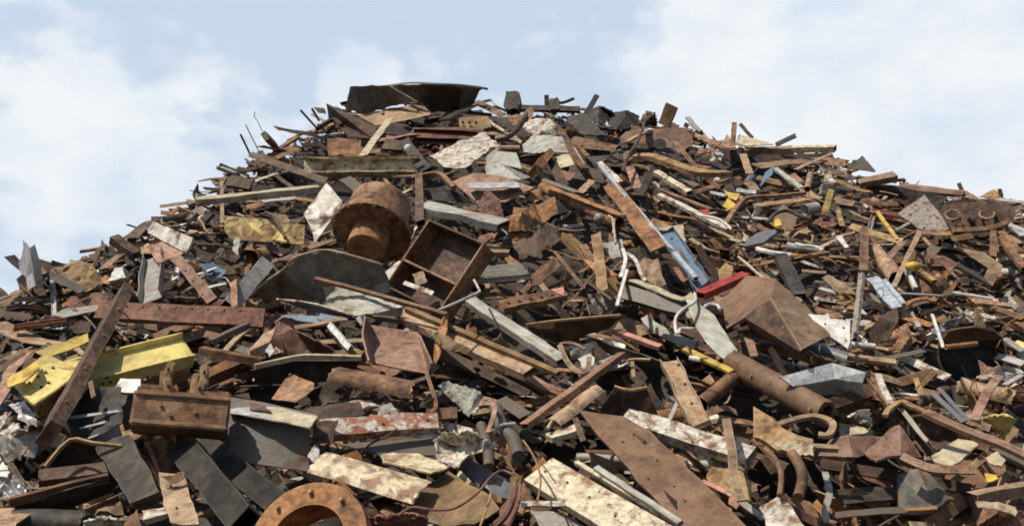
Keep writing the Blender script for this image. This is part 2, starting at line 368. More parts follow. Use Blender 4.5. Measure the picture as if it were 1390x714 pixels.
def subdiv(bm, size, maxn=5):
    bmesh.ops.triangulate(bm, faces=bm.faces[:])
    for _ in range(maxn):
        es = [e for e in bm.edges if e.calc_length() > size]
        if not es: break
        bmesh.ops.subdivide_edges(bm, edges=es, cuts=1); bmesh.ops.triangulate(bm, faces=bm.faces[:])
def rough_up(bm, amp, freq, jag, seed):
    bd = {v for e in bm.edges if e.is_boundary for v in e.verts}
    for v in bm.verts:
        q = v.co*freq + Vector((seed*3.3, seed*1.7, 0))
        v.co.z += amp*(noise.noise(q) + .5*noise.noise(q*2.3)) if amp < .035 else amp*(1.6*abs(noise.noise(q*.8)) + .9*abs(noise.noise(q*1.9)) - .5)
        if jag and v in bd:
            j = noise.noise_vector(q*3.1); v.co.x += jag*j.x; v.co.y += jag*j.y
def G(pts, faces, mat, name, label, cat, thick=.02, crum=.02, jag=.012, o=0., parent=None, lm=None, fr=1., group=None, smooth=19, sub=None):
    """a bent or folded sheet: corner = (x, y, lift) in crop pixels and metres; faces by corner index"""
    W = []
    for p in pts:
        u, v = uv(p); W.append(at(u, v, p[2] + o))
    c = sum(W, Vector())/len(W)
    f0 = faces[0]; nn = (W[f0[1]]-W[f0[0]]).cross(W[f0[2]]-W[f0[0]])
    if nn.length < 1e-6: nn = Vector((0, -1, 0))
    nn.normalize(); V = (c-CAM).normalized()
    if nn.dot(V) > 0: nn = -nn
    X = (W[f0[1]]-W[f0[0]]); X = (X - nn*X.dot(nn)).normalized(); Y = nn.cross(X)
    mw = Matrix((X, Y, nn)).transposed().to_4x4(); mw.translation = c; inv = mw.inverted()
    bm = bmesh.new(); vs = [bm.verts.new(inv @ q) for q in W]
    for f in faces: bm.faces.new([vs[k] for k in f])
    for q in [q for q in bm.verts if not q.link_faces]: bm.verts.remove(q)
    bmesh.ops.recalc_face_normals(bm, faces=bm.faces)
    span = max((a-c).length for a in W)
    subdiv(bm, sub or max(.04, span*(.3 if crum < .03 else (.2 if crum < .045 else .11)))); rough_up(bm, crum*(.55 if crum < .045 else .75), fr*(2.2 if crum < .045 else 3.6)/max(span, .3), jag, c.x*3+c.z)
    ob = finish(bm, mat, name, mw, parent, smooth, solid=thick)
    if label and not parent: tag(ob, label, cat, group, lm, (sum(uv(p)[0] for p in pts)/len(pts), sum(uv(p)[1] for p in pts)/len(pts)))
    elif label: ob['label'] = label
    return ob
def P(pts, mat, name, label, cat, n='U', o=.2, thick=.016, crum=.012, jag=.02, parent=None, lm=None, fr=1., group=None, rib=None, smooth=32):
    """a flat plate: its corners lie in one plane with normal n"""
    us = [uv(p) for p in pts]; cu = sum(a for a, b in us)/len(us); cv = sum(b for a, b in us)/len(us)
    nn = nvec(n); V = ray(cu, cv).normalized()
    if nn.dot(V) > -.3: nn = (nn - V*(nn.dot(V)+.35)).normalized()
    Y0 = surfY(cu, cv, o)
    for it in range(40):
        c = CAM + ray(cu, cv)*Y0; W = []
        for (u, v) in us:
            d = ray(u, v); W.append(CAM + d*((c-CAM).dot(nn)/d.dot(nn)))
        lifts = [(surfY(u, v) - q.y)*(.6-ray(u, max(v, sil(u))).z) for (u, v), q in zip(us, W)]
        if min(lifts) > o - .22: break
        Y0 -= .04
    X = (W[1]-W[0]).normalized(); Y = nn.cross(X)
    mw = Matrix((X, Y, nn)).transposed().to_4x4(); mw.translation = c; inv = mw.inverted()
    bm = bmesh.new(); f = bm.faces.new([bm.verts.new(inv @ q) for q in W]); f.normal_update()
    if f.normal.z < 0: f.normal_flip()
    span = max((a-c).length for a in W)
    subdiv(bm, max(.05, span*.25)); rough_up(bm, crum, fr*2./max(span, .3), jag, c.x*3+c.z)
    if rib:
        for v in bm.verts: v.co.z += rib[1]*math.sin(v.co.x*rib[0])
    ob = finish(bm, mat, name, mw, parent, smooth, solid=thick)
    if label and not parent: tag(ob, label, cat, group, lm, (cu, cv))
    elif label: ob['label'] = label
    return ob
def smooth_path(pts, k=5):
    out = []
    for i in range(len(pts)-1):
        a = pts[max(i-1, 0)]; b = pts[i]; c = pts[i+1]; d = pts[min(i+2, len(pts)-1)]
        for j in range(k):
            s = j/k
            out.append(.5*((2*b) + (c-a)*s + (2*a-5*b+4*c-d)*s*s + (3*b-a-3*c+d)*s**3))
    return out + [pts[-1]]
def T(pts, r, mat, name, label, cat, flat=None, o=.25, parent=None, lm=None, k=5, n='U', group=None, hollow=False, r2=None):
    """a bent tube (r: radius in crop pixels) or, with flat=(width, thickness) in crop pixels, a bent strap whose broad side faces n"""
    W = [at(*uv(p), (p[2] if len(p) > 2 else 0) + o) for p in pts]
    if len(W) > 2 and k > 1: W = smooth_path(W, k)
    c = sum(W, Vector())/len(W); m = c.y/F/KS; nn = nvec(n)
    bm = bmesh.new(); rings = []
    up = nn
    for i, q in enumerate(W):
        d = (W[min(i+1, len(W)-1)] - W[max(i-1, 0)]).normalized()
        z = up - d*up.dot(d)
        if z.length < .1: z = Vector((0, 0, 1)) - d*d.z
        z.normalize(); y = z.cross(d); up = z if flat is None else (nn*.5+z*.5).normalized()
        if flat: sec = [(-flat[0]/2, -flat[1]/2), (flat[0]/2, -flat[1]/2), (flat[0]/2, flat[1]/2), (-flat[0]/2, flat[1]/2)]
        else:
            rr = r if r2 is None else r + (r2-r)*i/(len(W)-1)
            ns = 8 if rr/KS < 6 else 14; sec = [(rr*math.cos(2*math.pi*j/ns), rr*math.sin(2*math.pi*j/ns)) for j in range(ns)]
        rings.append([bm.verts.new(q - c + y*a*m + z*b*m) for a, b in sec])
    for a, b in zip(rings, rings[1:]):
        ns = len(a)
        for j in range(ns): bm.faces.new((a[j], a[(j+1) % ns], b[(j+1) % ns], b[j]))
    bm.faces.new(rings[0][::-1]); bm.faces.new(rings[-1])
    if hollow:
        fs = [f for f in bm.faces if len(f.verts) > 4]
        r_ = bmesh.ops.inset_region(bm, faces=fs, thickness=.16*r*m)
        for f in fs: bmesh.ops.translate(bm, verts=f.verts[:], vec=-f.normal*.8*r*m)
    ob = finish(bm, mat, name, Matrix.Translation(c), parent)
    if label and not parent: tag(ob, label, cat, group, lm, (sum(uv(p)[0] for p in pts)/len(pts), sum(uv(p)[1] for p in pts)/len(pts)))
    return ob
def lathe(cpt, axis, prof, mat, name, label, cat, o=.3, segs=40, parent=None, lm=None, arcr=(0, 360), mw=None, group=None):
    """turned part: prof = [(along axis, radius)] in crop pixels, closed section"""
    u, v = uv(cpt)
    if mw is None:
        c = at(u, v, o); Z = Vector(axis).normalized(); X = Vector((1, 0, 0)); X = (X - Z*X.dot(Z)).normalized(); Y = Z.cross(X)
        mw = Matrix((X, Y, Z)).transposed().to_4x4(); mw.translation = c
    m = mw.translation.y/F/KS
    bm = bmesh.new(); full = abs(arcr[1]-arcr[0]) >= 360; rings = []
    for i in range(segs if full else segs+1):
        a = R(arcr[0] + (arcr[1]-arcr[0])*i/segs)
        rings.append([bm.verts.new((r*m*math.cos(a), r*m*math.sin(a), z*m)) for z, r in prof])
    n = len(rings)
    for i in range(n if full else n-1):
        a, b = rings[i], rings[(i+1) % n]
        for j in range(len(prof)): bm.faces.new((a[j], a[(j+1) % len(prof)], b[(j+1) % len(prof)], b[j]))
    if not full:
        bm.faces.new(rings[0]); bm.faces.new(rings[-1][::-1])
    ob = finish(bm, mat, name, mw, parent)
    if label and not parent: tag(ob, label, cat, group, lm, (u, v))
    return ob, mw
def bolts(parent, pts, r, mat='rd', n='F', o=.3, name='bolt'):
    for p in pts:
        u, v = uv(p); c = None
        nn = nvec(n)
        # the bolt sits on the parent's surface: drop it along the view ray
        ob = parent; dg = None
        d = ray(u, v).normalized(); inv = parent_mw[ob.name].inverted()
        ok, loc, nor, idx = ob.ray_cast(inv @ CAM, (inv.to_3x3() @ d).normalized())
        if not ok: continue
        loc = parent_mw[ob.name] @ loc; nor = (parent_mw[ob.name].to_3x3() @ nor).normalized()
        if nor.dot(d) > 0: nor = -nor
        m = loc.y/F/KS; b = bmesh.new()
        bmesh.ops.create_cone(b, cap_ends=True, segments=6, radius1=r*m, radius2=r*m*.9, depth=r*m*1.2)
        mw = nor.to_track_quat('Z', 'Y').to_matrix().to_4x4(); mw.translation = loc + nor*r*m*.4
        finish(b, mat, name, mw, parent)

# ---------------------------------------------------------------- ground and heap body
def heap_h(x, y):
    """height of the slope's body under the scrap"""
    if y < 2: return -.3
    u = 695 + F*x/(y*math.cos(PITCH) + (1.4+.6*(y-10)-CAMZ)*math.sin(PITCH))
    ys = surfY(u, 0)
    zf = 1.4 + .6*(min(y, ys)-10)
    if y > ys: zf -= .55*(y-ys)
    elif y > ys-3: zf -= .028*(y-ys+3)**2*.5
    pu, pv = pix(Vector((x, y, zf))); pt = pit(pu, pv); zf -= 1.1*min(1., pt*2.2)
    b = noise.noise(Vector((x*.55, y*.4, 3)))*.28 + noise.noise(Vector((x*1.9, y*1.5, 9)))*.16
    dk = .9 - .72*max(0., min(1., (y-(ys-5))/4))            # hollow under the slope, filled up towards the crest
    return max(zf - dk + b*(1 if y < ys-3 else .4), -.12)
bm = bmesh.new(); g = {}
xs = [-34 + .4*i for i in range(171)]; ys_ = [5 + .35*j for j in range(150)]
for i, x in enumerate(xs):
    for j, y in enumerate(ys_): g[i, j] = bm.verts.new((x, y, heap_h(x, y)))
for i in range(len(xs)-1):
    for j in range(len(ys_)-1): bm.faces.new((g[i, j], g[i+1, j], g[i+1, j+1], g[i, j+1]))
hp = finish(bm, 'so', 'terrain'); hp['kind'] = 'structure'
bm = bmesh.new()
bmesh.ops.create_grid(bm, x_segments=40, y_segments=40, size=2500)
gd = finish(bm, 'so', 'ground'); gd['kind'] = 'structure'; gd.location.z = 0

# ================================================================ the pieces one can tell apart
# ---- left middle
K(0, 300, 3.4)
G([(105, 88, .2), (138, 125, .45), (158, 230, .45), (165, 300, .45), (128, 318, .2), (120, 262, .2), (92, 235, .1), (86, 190, .1), (103, 165, .15), (112, 120, .2)], [[0, 1, 2, 3, 4, 5, 6, 7, 8, 9]],
  'gz', 'torn_sheet', 'torn pale grey sheet standing upright at the far left edge of the heap', 'sheet', .012, .03, lm='upright torn grey sheet')
G([(138, 128, .5), (160, 108, .3), (178, 170, .3), (198, 255, .25), (188, 285, .25), (165, 300, .5)], [[0, 1, 2, 3, 4, 5]], 'gy', 'torn_sheet', 'narrow dark grey leaf of sheet metal against the upright torn grey sheet', 'sheet', .012, .02)
B('U', (525, 82), (632, 158), 62, 'rd', 'channel_beam', 'dark brown channel end poking out above the cream slab on the left skyline', 'beam', n='Rt', h=.8, o=.3)
B('F', (600, 80), (705, -5), 42, 'rd', 'flat_bar', 'dark steel strut rising behind the cream slab on the left skyline', 'bar', o=.1)
P([(680, 52), (706, 0), (890, 78), (862, 150)], 'wp', 'steel_slab', 'thick cream white peeling slab above the upright silver-web channel', 'plate', n='F', o=.45, thick=.06, lm='cream slab on the left')
P([(690, 112), (748, 95), (850, 150), (762, 182)], 'rp', 'metal_plate', 'small pinkish brown plate right under the thick cream slab', 'plate', n='T', o=.4)
B('C', (708, 150), (692, 350), 112, 'gy', 'channel_beam', 'upright short channel with bright grey web and brown edges on the left slope', 'beam', n=(-.1, -.9, .4), h=.5, o=.35, lm='upright silver-web channel')
B('F', (690, 112), (745, 190), 30, 'rp', 'flat_bar', 'short brown bar laid across the head of the silver-web channel', 'bar', o=.5)
B('box', (812, 170), (985, 372), 52, 'rp', 'steel_bar', 'pinkish brown bar leaning on the left end of the red-brown beam', 'bar', n=(-.3, -.75, .6), h=.35, o=.42, lm='leaning pinkish bar')
b_ = B('U', (458, 415), (1218, 452), 96, 'rr', 'channel_beam', 'long red-brown channel lying level behind the yellow beam', 'beam', n=(0, -.95, .3), h=.4, o=.36, lm='long red-brown channel')
B('U', (572, 335), (228, 985), 70, 'rd', 'channel_beam', 'long dark brown channel leaning diagonally across the yellow beam', 'beam', n=(-.75, -.5, .4), h=.45, o=.75, o2=.62, lm='dark diagonal channel', torn=.02)
K(0, 0, 1)
B('H', (98, 512), (256, 474), 50, 'yp', 'yellow_beam', 'pale yellow steel H-beam passing under the dark diagonal channel', 'beam', n=(.05, -.72, .68), h=.36, o=.45, t=.022, lm='yellow beam', torn=.25, dent=.012)
K(0, 0, 1)
yw = G([(9, 514, .45), (34, 500, .6), (62, 479, .65), (84, 490, .55), (112, 488, .5), (98, 512, .5), (76, 528, .55), (46, 549, .55), (30, 536, .5)], [[0, 1, 2, 3, 4, 5, 6, 7, 8]], 'yp', 'yellow_plate', 'torn pale yellow end plate with punched holes left of the dark diagonal channel', 'plate', .03, .0, .005, o=.1, lm='punched yellow end plate')
G([(44, 549, .55), (76, 528, .55), (98, 512, .5), (96, 530, .3), (70, 556, .3), (50, 566, .3)], [[0, 1, 2, 3, 4, 5]], 'yr', 'lower_flange', '', '', .02, 0, .004, o=.1, parent=yw)  # near flange: its shade put into a darker yellow
K(0, 460, 3.336)
G([(30, 180, .5), (105, 148, .62), (170, 100, .6), (180, 140, .6), (110, 200, .6), (42, 225, .5)], [[0, 1, 2, 3, 4, 5]], 'yl', 'yellow_bracket', 'deep yellow bolted bracket on the left tip of the torn yellow plate', 'bracket', .02, .0, .0, o=.16)
P([(160, 60), (300, 12), (400, -25), (410, 15), (215, 90)], 'yl', 'yellow_strip', 'mustard yellow flange strip along the rear of the torn yellow plate', 'plate', n='F', o=.4, crum=0)
P([(-5, 240), (55, 52), (165, 42), (75, 130), (30, 270), (-5, 300)], 'rp', 'metal_plate', 'smooth pinkish brown curved plate at the left edge under the yellow plate', 'plate', n='U', o=.2, crum=.05)
K(0, 300, 3.4)
B('F', (-20, 470), (290, 570), 55, 'rt', 'curved_plate', 'long bowed tan strip at the left edge above the pinkish plate', 'plate', n='T', bend=(0, -.05), o=.25)
B('C', (65, 492), (305, 462), 34, 'rb', 'channel_beam', 'small dusty channel lying level above the bowed tan strip', 'beam', o=.3)
B('F', (212, 240), (385, 325), 38, 'bk', 'flat_bar', 'blackened bar slanting down beside the upright torn grey sheet', 'bar', o=.35)
P([(245, 432), (300, 405), (455, 385), (450, 412), (290, 446)], 'gy', 'metal_plate', 'narrow grey plate left of the long red-brown channel', 'plate', n='T', o=.3)
G([(250, 240, .2), (340, 190, .35), (420, 200, .45), (480, 260, .3), (460, 320, .2), (380, 335, .3), (300, 300, .3)], [[0, 1, 2, 3, 4, 5, 6]], 'ru', 'crumpled_sheet', 'rounded crumple of ochre sheet on the left skyline', 'sheet', .015, .10, .03)
P([(498, 278), (528, 215), (565, 212), (582, 262)], 'wh', 'steel_box', 'small whitish tapered box on the left skyline', 'box', n='F', o=.35, thick=.15)
B('F', (520, 215), (478, 200), 20, 'rb', 'flat_bar', 'stubby brown bar beside the small whitish box', 'bar', o=.2)
B('F', (478, 218), (555, 155), 22, 'rp', 'flat_bar', 'short light brown bar tilted above the small whitish box', 'bar', o=.35)
B('box', (1040, 420), (1215, 215), 75, 'gy', 'box_beam', 'grey square beam rising right of the leaning pinkish bar', 'beam', n='Lf', h=.8, o=.25, lm='grey square beam')
B('F', (1078, 278), (1085, 395), 28, 'rb', 'flat_bar', 'short upright brown bar in front of the grey square beam', 'bar', n='F', o=.5)
T([(1030, 612), (1090, 545), (1150, 500), (1230, 468)], 0, 'rt', 'curved_strap', 'tan curled strap below the right end of the long red-brown channel', 'strap', flat=(30, 10), n='T')
B('L', (970, 558), (1232, 440), 34, 'gd', 'angle_bar', 'dark grey angle bar just under the red-brown channel end', 'bar', o=.3)
B('F', (915, 248), (1002, 215), 12, 'wh', 'flat_bar', 'thin white slat above the leaning pinkish bar, upper of two', 'bar', o=.2)
B('F', (958, 308), (1042, 290), 14, 'wh', 'flat_bar', 'thin white slat right of the leaning pinkish bar, lower of two', 'bar', o=.2)
P([(1080, 85), (1110, 80), (1095, 175), (1065, 170)], 'gr', 'metal_plate', 'narrow green-grey plate hanging below the olive panel', 'plate', n='F', o=.25)
B('box', (1100, 600), (1240, 640), 55, 'gd', 'box_beam', 'dark grey bar behind the clamp block lugs', 'beam', o=.2)
B('L', (930, 598), (1215, 650), 46, 'rb', 'angle_bar', 'dusty brown angle bar right of the clamp block lugs', 'bar', n='T', o=.35)
P([(1140, 600), (1224, 540), (1224, 630), (1150, 625)], 'rt', 'metal_plate', 'small tan plate at the end of the curled strap', 'plate', o=.3)
P([(310, 400), (320, 350), (450, 330), (500, 350), (480, 400), (330, 412)], 'rr', 'metal_plate', 'red-brown plate left of the long red-brown channel', 'plate', n='F', o=.2)
T([(330, 400), (380, 365), (440, 352)], 5, 'rt', 'wire', 'tan bent wire over the red-brown plate on the left', 'wire')
T([(488, 118), (500, 150), (520, 165)], 7, 'bk', 'bent_rod', 'small black bent rod on the left skyline', 'rod')
B('F', (260, 215), (420, 170), 14, 'rd', 'flat_bar', 'thin dark bar along the skyline left of the channel end', 'bar', o=.15)
B('F', (0, 395), (110, 320), 30, 'rb', 'flat_bar', 'brown bar on the skyline at the left edge', 'bar', o=.1)
B('C', (240, 240), (255, 460), 26, 'gz', 'channel_beam', 'thin grey upright channel under the upright torn grey sheet', 'beam', n='F', o=.2)

# ---- lower left: the clamp block and what lies round it
K(0, 500, 3.336)
mwc = at(*uv((820, 200)), .85); m_ = mwc.y/F/KS
blk = bpy.data.objects.new('clamp_block', None); C.objects.link(blk); blk.location = mwc + Vector((0, 0, -.35)); bpy.context.view_layer.update(); parent_mw['clamp_block'] = Matrix.Translation(blk.location)
tag(blk, 'heavy brown clamp block with two tan lugs lying below the yellow beam', 'machine part', lm='clamp block', uv=uv((820, 200)))
def box_part(name, mat, c, size, ax, mw0, parent, bev=.01, rotx=0, rotz=0, roty=0):
    bm = bmesh.new(); bmesh.ops.create_cube(bm, size=1); bmesh.ops.scale(bm, vec=size, verts=bm.verts[:])
    bmesh.ops.bevel(bm, geom=bm.edges[:], offset=bev, segments=2, affect='EDGES')
    mw = mw0 @ Matrix.Translation(c) @ Matrix.Rotation(rotz, 4, 'Z') @ Matrix.Rotation(rotx, 4, 'X') @ Matrix.Rotation(roty, 4, 'Y')
    return finish(bm, mat, name, mw, parent, 40)
CB = Matrix.Translation(mwc) @ Matrix.Rotation(R(13), 4, 'Z') @ Matrix.Rotation(R(3.5), 4, 'Y') @ Matrix.Rotation(R(-14), 4, 'X')
W_, H_ = 420*m_, 172*m_
bod = box_part('body', 'rb', (0, .06, 0), (W_, .30, H_), 0, CB, blk, .02)
bod2 = box_part('rear_ridge', 'rb', (-W_*.28, .05, H_*.52), (W_*.40, .2, 55*m_), 0, CB, blk, .025)
box_part('rear_ridge', 'rb', (W_*.36, .05, H_*.50), (W_*.27, .2, 50*m_), 0, CB, blk, .025)
box_part('front_lip', 'rb', (0, -.11, -H_*.44), (W_*.99, .07, 26*m_), 0, CB, blk, .015)
box_part('front_ledge', 'rb', (0, -.095, H_*.36), (W_*.985, .035, 16*m_), 0, CB, blk, .008)
for bx_, bz_ in ((-85, 10), (65, -10), (50, -60), (-40, -30)):
    box_part('rivet', 'rb', (bx_*m_, -.1, bz_*m_), (17*m_, .025, 15*m_), 0, CB, blk, .008)
for sx, lean in ((-68, -.30), (68, .22)):
    for dx, dz, le in ((0, 108, lean), (-10 if sx < 0 else 12, 185, -lean*.6)):
        lg_ = box_part('lug', 'ru', ((sx+dx)*m_, -.05 + .02*(dz > 150), (dz-8)*m_), (40*m_, .055, 110*m_), 0, CB, blk, .016, roty=le)
        box_part('pin', 'rd', ((sx+dx)*m_, -.09, dz*m_), (13*m_, .05, 13*m_), 0, CB, lg_, .005)
    box_part('lug', 'ru', ((sx-30)*m_, .04, 132*m_), (30*m_, .05, 130*m_), 0, CB, blk, .012, roty=lean*.3)
G([(515, 112, .5), (550, 52, .6), (640, 55, .6), (640, 120, .5)], [[0, 1, 2, 3]], 'gz', 'steel_plate', 'grey beam flange end showing left of the clamp block', 'beam', .03, .005, .006, lm=None)
P([(512, 115), (640, 122), (640, 270), (560, 262), (552, 180)], 'gd', 'metal_plate', 'dark grey web plate directly left of the clamp block', 'plate', n='F', o=.3)  # same beam: shaded front in dark grey, lit top in zinc grey
K(0, 500, 3.336)
G([(1040, 140, .65), (1200, 165, .65), (1440, 220, .65), (1405, 275, .6), (1200, 230, .6), (1040, 205, .6), (1405, 470, .25), (1050, 420, .25)], [[0, 1, 2, 3, 4, 5], [5, 4, 3, 6, 7]], 'gd', 'steel_beam', 'big dark grey beam with a bright top flange right of the clamp block', 'beam', .03, .004, .004, lm='big dark grey beam')  # shade of the front face put into the dark grey
P([(1045, 142), (1200, 167), (1440, 222), (1404, 276), (1200, 232), (1040, 207)], 'gz', 'lit_dusty_strip', 'bright grey cover strip standing for the lit top of the big dark grey beam', 'strip', n='T', o=.68, thick=.012)  # lit beam top put into the colour as a bright strip
P([(1204, 170), (1438, 222), (1404, 272), (1190, 230)], 'ct', 'lit_dusty_strip', 'dusty cream strip on the right end of the big dark grey beam', 'strip', n='T', o=.72, thick=.01, jag=.03)
G([(42, 165, .3), (110, 148, .45), (175, 250, .3), (235, 330, .4), (205, 345, .3), (150, 280, .55), (90, 220, .35)], [[0, 1, 2, 3, 4, 5, 6]], 'sv', 'crumpled_sheet', 'silvery folded sheet strip at the left edge under the yellow plate', 'sheet', .01, .10, .02, lm='silvery crumpled sheet')
G([(0, 310, .3), (60, 300, .5), (180, 255, .7), (205, 262, .55), (200, 300, .5), (235, 360, .3), (140, 400, .3), (40, 425, .2), (0, 400, .2)], [[0, 1, 2, 3, 4, 5, 6, 7, 8]], 'gy', 'crumpled_sheet', 'grey crumpled sheet mound at the left edge', 'sheet', .01, .13, .03)
G([(0, 215, .3), (45, 200, .5), (75, 235, .4), (90, 280, .4), (20, 300, .3), (0, 290, .3)], [[0, 1, 2, 3, 4, 5]], 'wp', 'crumpled_sheet', 'white crumpled scrap at the left edge above the grey mound', 'sheet', .01, .10, .03)
P([(0, 400), (48, 470), (40, 500), (0, 490)], 'wh', 'metal_plate', 'whitish corner of plate at the left edge below the grey crumpled mound', 'plate', o=.3)
G([(0, 520, .2), (60, 480, .3), (130, 545, .3), (100, 590, .2), (20, 600, .3), (0, 590, .1)], [[0, 1, 2, 3, 4, 5]], 'sv', 'crumpled_sheet', 'shiny crumpled foil-like sheet near the lower left corner', 'sheet', .01, .10, .03)
G([(300, 240, .25), (390, 100, .45), (545, 80, .45), (556, 250, .45), (470, 300, .4), (415, 322, .3), (330, 310, .25)], [[0, 1, 2, 3, 4, 5, 6]], 'bk', 'sheet_metal', 'black blue sheet with pale scratches between the diagonal channel and clamp block', 'sheet', .012, .05, .02, o=.1)
for k_, (a_, b_) in enumerate((((315, 225), (552, 190)), ((360, 272), (520, 232)), ((400, 318), (480, 290)))):
    B('F', a_, b_, 13-3*k_, 'gz', 'metal_strip', ('pale narrow strip across the black blue sheet, highest of three', 'pale narrow strip across the black blue sheet, middle of three', 'pale narrow strip across the black blue sheet, lowest of three')[k_], 'strip', n='U', o=.55-.05*k_, dent=.02)
T([(205, 445, .05), (315, 325, .2), (420, 338, .2), (548, 352, .15)], 0, 'ru', 'sheet_rim', 'rusty folded rim of a dark sheet below the black blue sheet', 'strip', flat=(12, 16), o=.45, k=3)
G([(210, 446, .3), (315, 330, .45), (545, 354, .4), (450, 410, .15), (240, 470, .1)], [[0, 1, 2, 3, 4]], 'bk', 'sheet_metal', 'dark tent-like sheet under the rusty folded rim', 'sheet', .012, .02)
B('box', (178, 500), (488, 455), 78, 'rd', 'box_beam', 'dark brown box beam below the tent-like sheet on the lower left', 'beam', n=(-.1, -.8, .55), o=.3, lm='dark brown box beam')
T([(40, 606), (180, 570), (330, 530), (490, 495)], 0, 'rb', 'flat_bar', 'long thin brown bar running to the lower left corner', 'bar', flat=(22, 40), o=.35)  # lit upper rim of the black sheet, put into a lighter brown
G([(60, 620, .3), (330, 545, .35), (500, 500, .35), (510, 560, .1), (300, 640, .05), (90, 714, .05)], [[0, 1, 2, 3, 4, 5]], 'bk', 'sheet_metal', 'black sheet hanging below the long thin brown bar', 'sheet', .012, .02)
P([(462, 398), (545, 352), (612, 338), (690, 470), (748, 600), (615, 645), (540, 530)], 'bs', 'steel_slab', 'blackened steel slab lying left of the open H-beam end', 'plate', n=(-.25, -.75, .6), o=.4, thick=.12, crum=.02, lm='blackened steel slab')
h_ = B('H', (712, 325), (800, 520), 150, 'rb', 'steel_beam', 'brown H-beam with its open end facing up below the clamp block', 'beam', n=(.2, -.8, .6), h=.55, o=.55, o2=.2, t=.03, lm='H-beam end')
P([(722, 488), (838, 492), (905, 720), (775, 720)], 'rt', 'metal_plate', 'light tan plank hanging below the H-beam end at the bottom', 'plate', n='U', o=.55, thick=.04, lm='light tan plank')
P([(722, 490), (838, 470), (836, 494), (790, 520)], 'rb', 'metal_plate', 'brown folded lip above the light tan plank', 'plate', n='F', o=.7)
B('box', (812, 330), (1108, 700), 135, 'bs', 'box_beam', 'thick blackened beam slanting down right of the H-beam end', 'beam', n=(-.35, -.8, .5), h=.8, o=.45, lm='thick blackened beam', dent=.02)
B('box', (905, 330), (1290, 640), 110, 'bs', 'box_beam', 'blackened beam running parallel behind the thick blackened beam', 'beam', n='F', o=.2)
P([(555, 290), (600, 275), (645, 310), (600, 325), (552, 318)], 'ru', 'metal_plate', 'small tan tab below the left corner of the clamp block', 'plate', o=.55)
G([(385, 690, .3), (440, 665, .4), (560, 675, .4), (640, 665, .35), (640, 720, .2), (390, 720, .2)], [[0, 1, 2, 3, 4, 5]], 'wp', 'torn_sheet', 'white peeling sheet scrap at the bottom left of the light tan plank', 'sheet', .02, .05, .03, lm=None)
P([(645, 640), (760, 622), (765, 650), (650, 688)], 'wp', 'metal_plate', 'white chipped block left of the light tan plank', 'plate', n='U', o=.4, thick=.05)
P([(560, 700), (620, 632), (640, 720), (560, 722)], 'rb', 'metal_plate', 'brown triangular plate at the bottom beside the white peeling scrap', 'plate', n='F', o=.45)
P([(-5, 632), (162, 638), (78, 700), (60, 720), (-5, 720)], 'rt', 'metal_plate', 'flat tan plate in the bottom left corner', 'plate', n='T', o=.3, lm='bottom left tan plate')
B('half', (80, 690), (385, 700), 120, 'bk', 'rolled_sheet', 'black rolled sheet at the bottom right of the corner tan plate', 'sheet', o=.15, h=.45)
B('F', (0, 590), (25, 625), 30, 'rb', 'flat_bar', 'short brown stub on the left edge near the corner', 'bar', o=.25)
B('F', (45, 430), (130, 560), 26, 'rd', 'flat_bar', 'dark bar right of the whitish corner plate', 'bar', o=.2)
T([(420, 30), (520, 42), (620, 60)], 7, 'rt', 'thin_rod', 'thin tan rod above the black blue sheet', 'rod')
B('F', (410, 60), (425, 130), 18, 'rb', 'flat_bar', 'short brown peg on the right side of the dark diagonal channel', 'bar', n='F', o=.8)

# ---- bottom, left of the middle
K(340, 500, 3.336)
rb_ = B('box', (288, 285), (850, 245), 100, 'wr', 'box_beam', 'red-brown box beam flecked with white paint lying level', 'beam', n=(0, -.85, .55), h=.6, o=.5, lm='white flecked box beam', torn=.02)
P([(290, 240), (395, 232), (370, 335), (400, 340), (290, 335)], 'rd', 'metal_plate', 'dark end plate at the left of the white flecked box beam', 'plate', n='F', o=.55)
B('U', (800, 215), (935, 205), 58, 'rr', 'channel_beam', 'short red-brown channel stub beyond the white flecked box beam', 'beam', n='F', o=.4)
B('shell', (305, 425), (780, 560), 150, 'cp', 'curved_plate', 'brown rolled plate with flaking cream patches', 'plate', n=(-.1, -.6, .8), h=.3, o=.5, lm='cream flaked rolled plate', dent=.02)
P([(590, 400), (640, 385), (760, 390), (900, 450), (820, 480), (600, 430)], 'cp', 'metal_plate', 'cream chipped plate tucked behind the rolled cream flaked plate', 'plate', n='T', o=.45)
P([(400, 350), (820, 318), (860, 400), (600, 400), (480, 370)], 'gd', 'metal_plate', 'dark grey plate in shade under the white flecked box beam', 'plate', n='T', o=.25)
fl, mwf = lathe((250, 800), (-.30, -.88, .36), [(0, 188), (0, 292), (-62, 292), (-62, 262), (-70, 232), (-210, 225), (-210, 205), (-50, 205)], 'ro', 'flanged_ring', 'large orange-brown pipe flange arching up at the bottom left of centre', 'flange', o=.45, segs=56, lm='large bottom flange')
for a_ in range(10, 370, 40):
    bm = bmesh.new(); mm_ = mwf.translation.y/F/KS; bmesh.ops.create_cone(bm, cap_ends=True, segments=6, radius1=12*mm_, radius2=10*mm_, depth=26*mm_)
    finish(bm, 'ru', 'bolt', mwf @ Matrix.Translation((245*mm_*math.cos(R(a_)), 245*mm_*math.sin(R(a_)), 9*mm_)), fl)
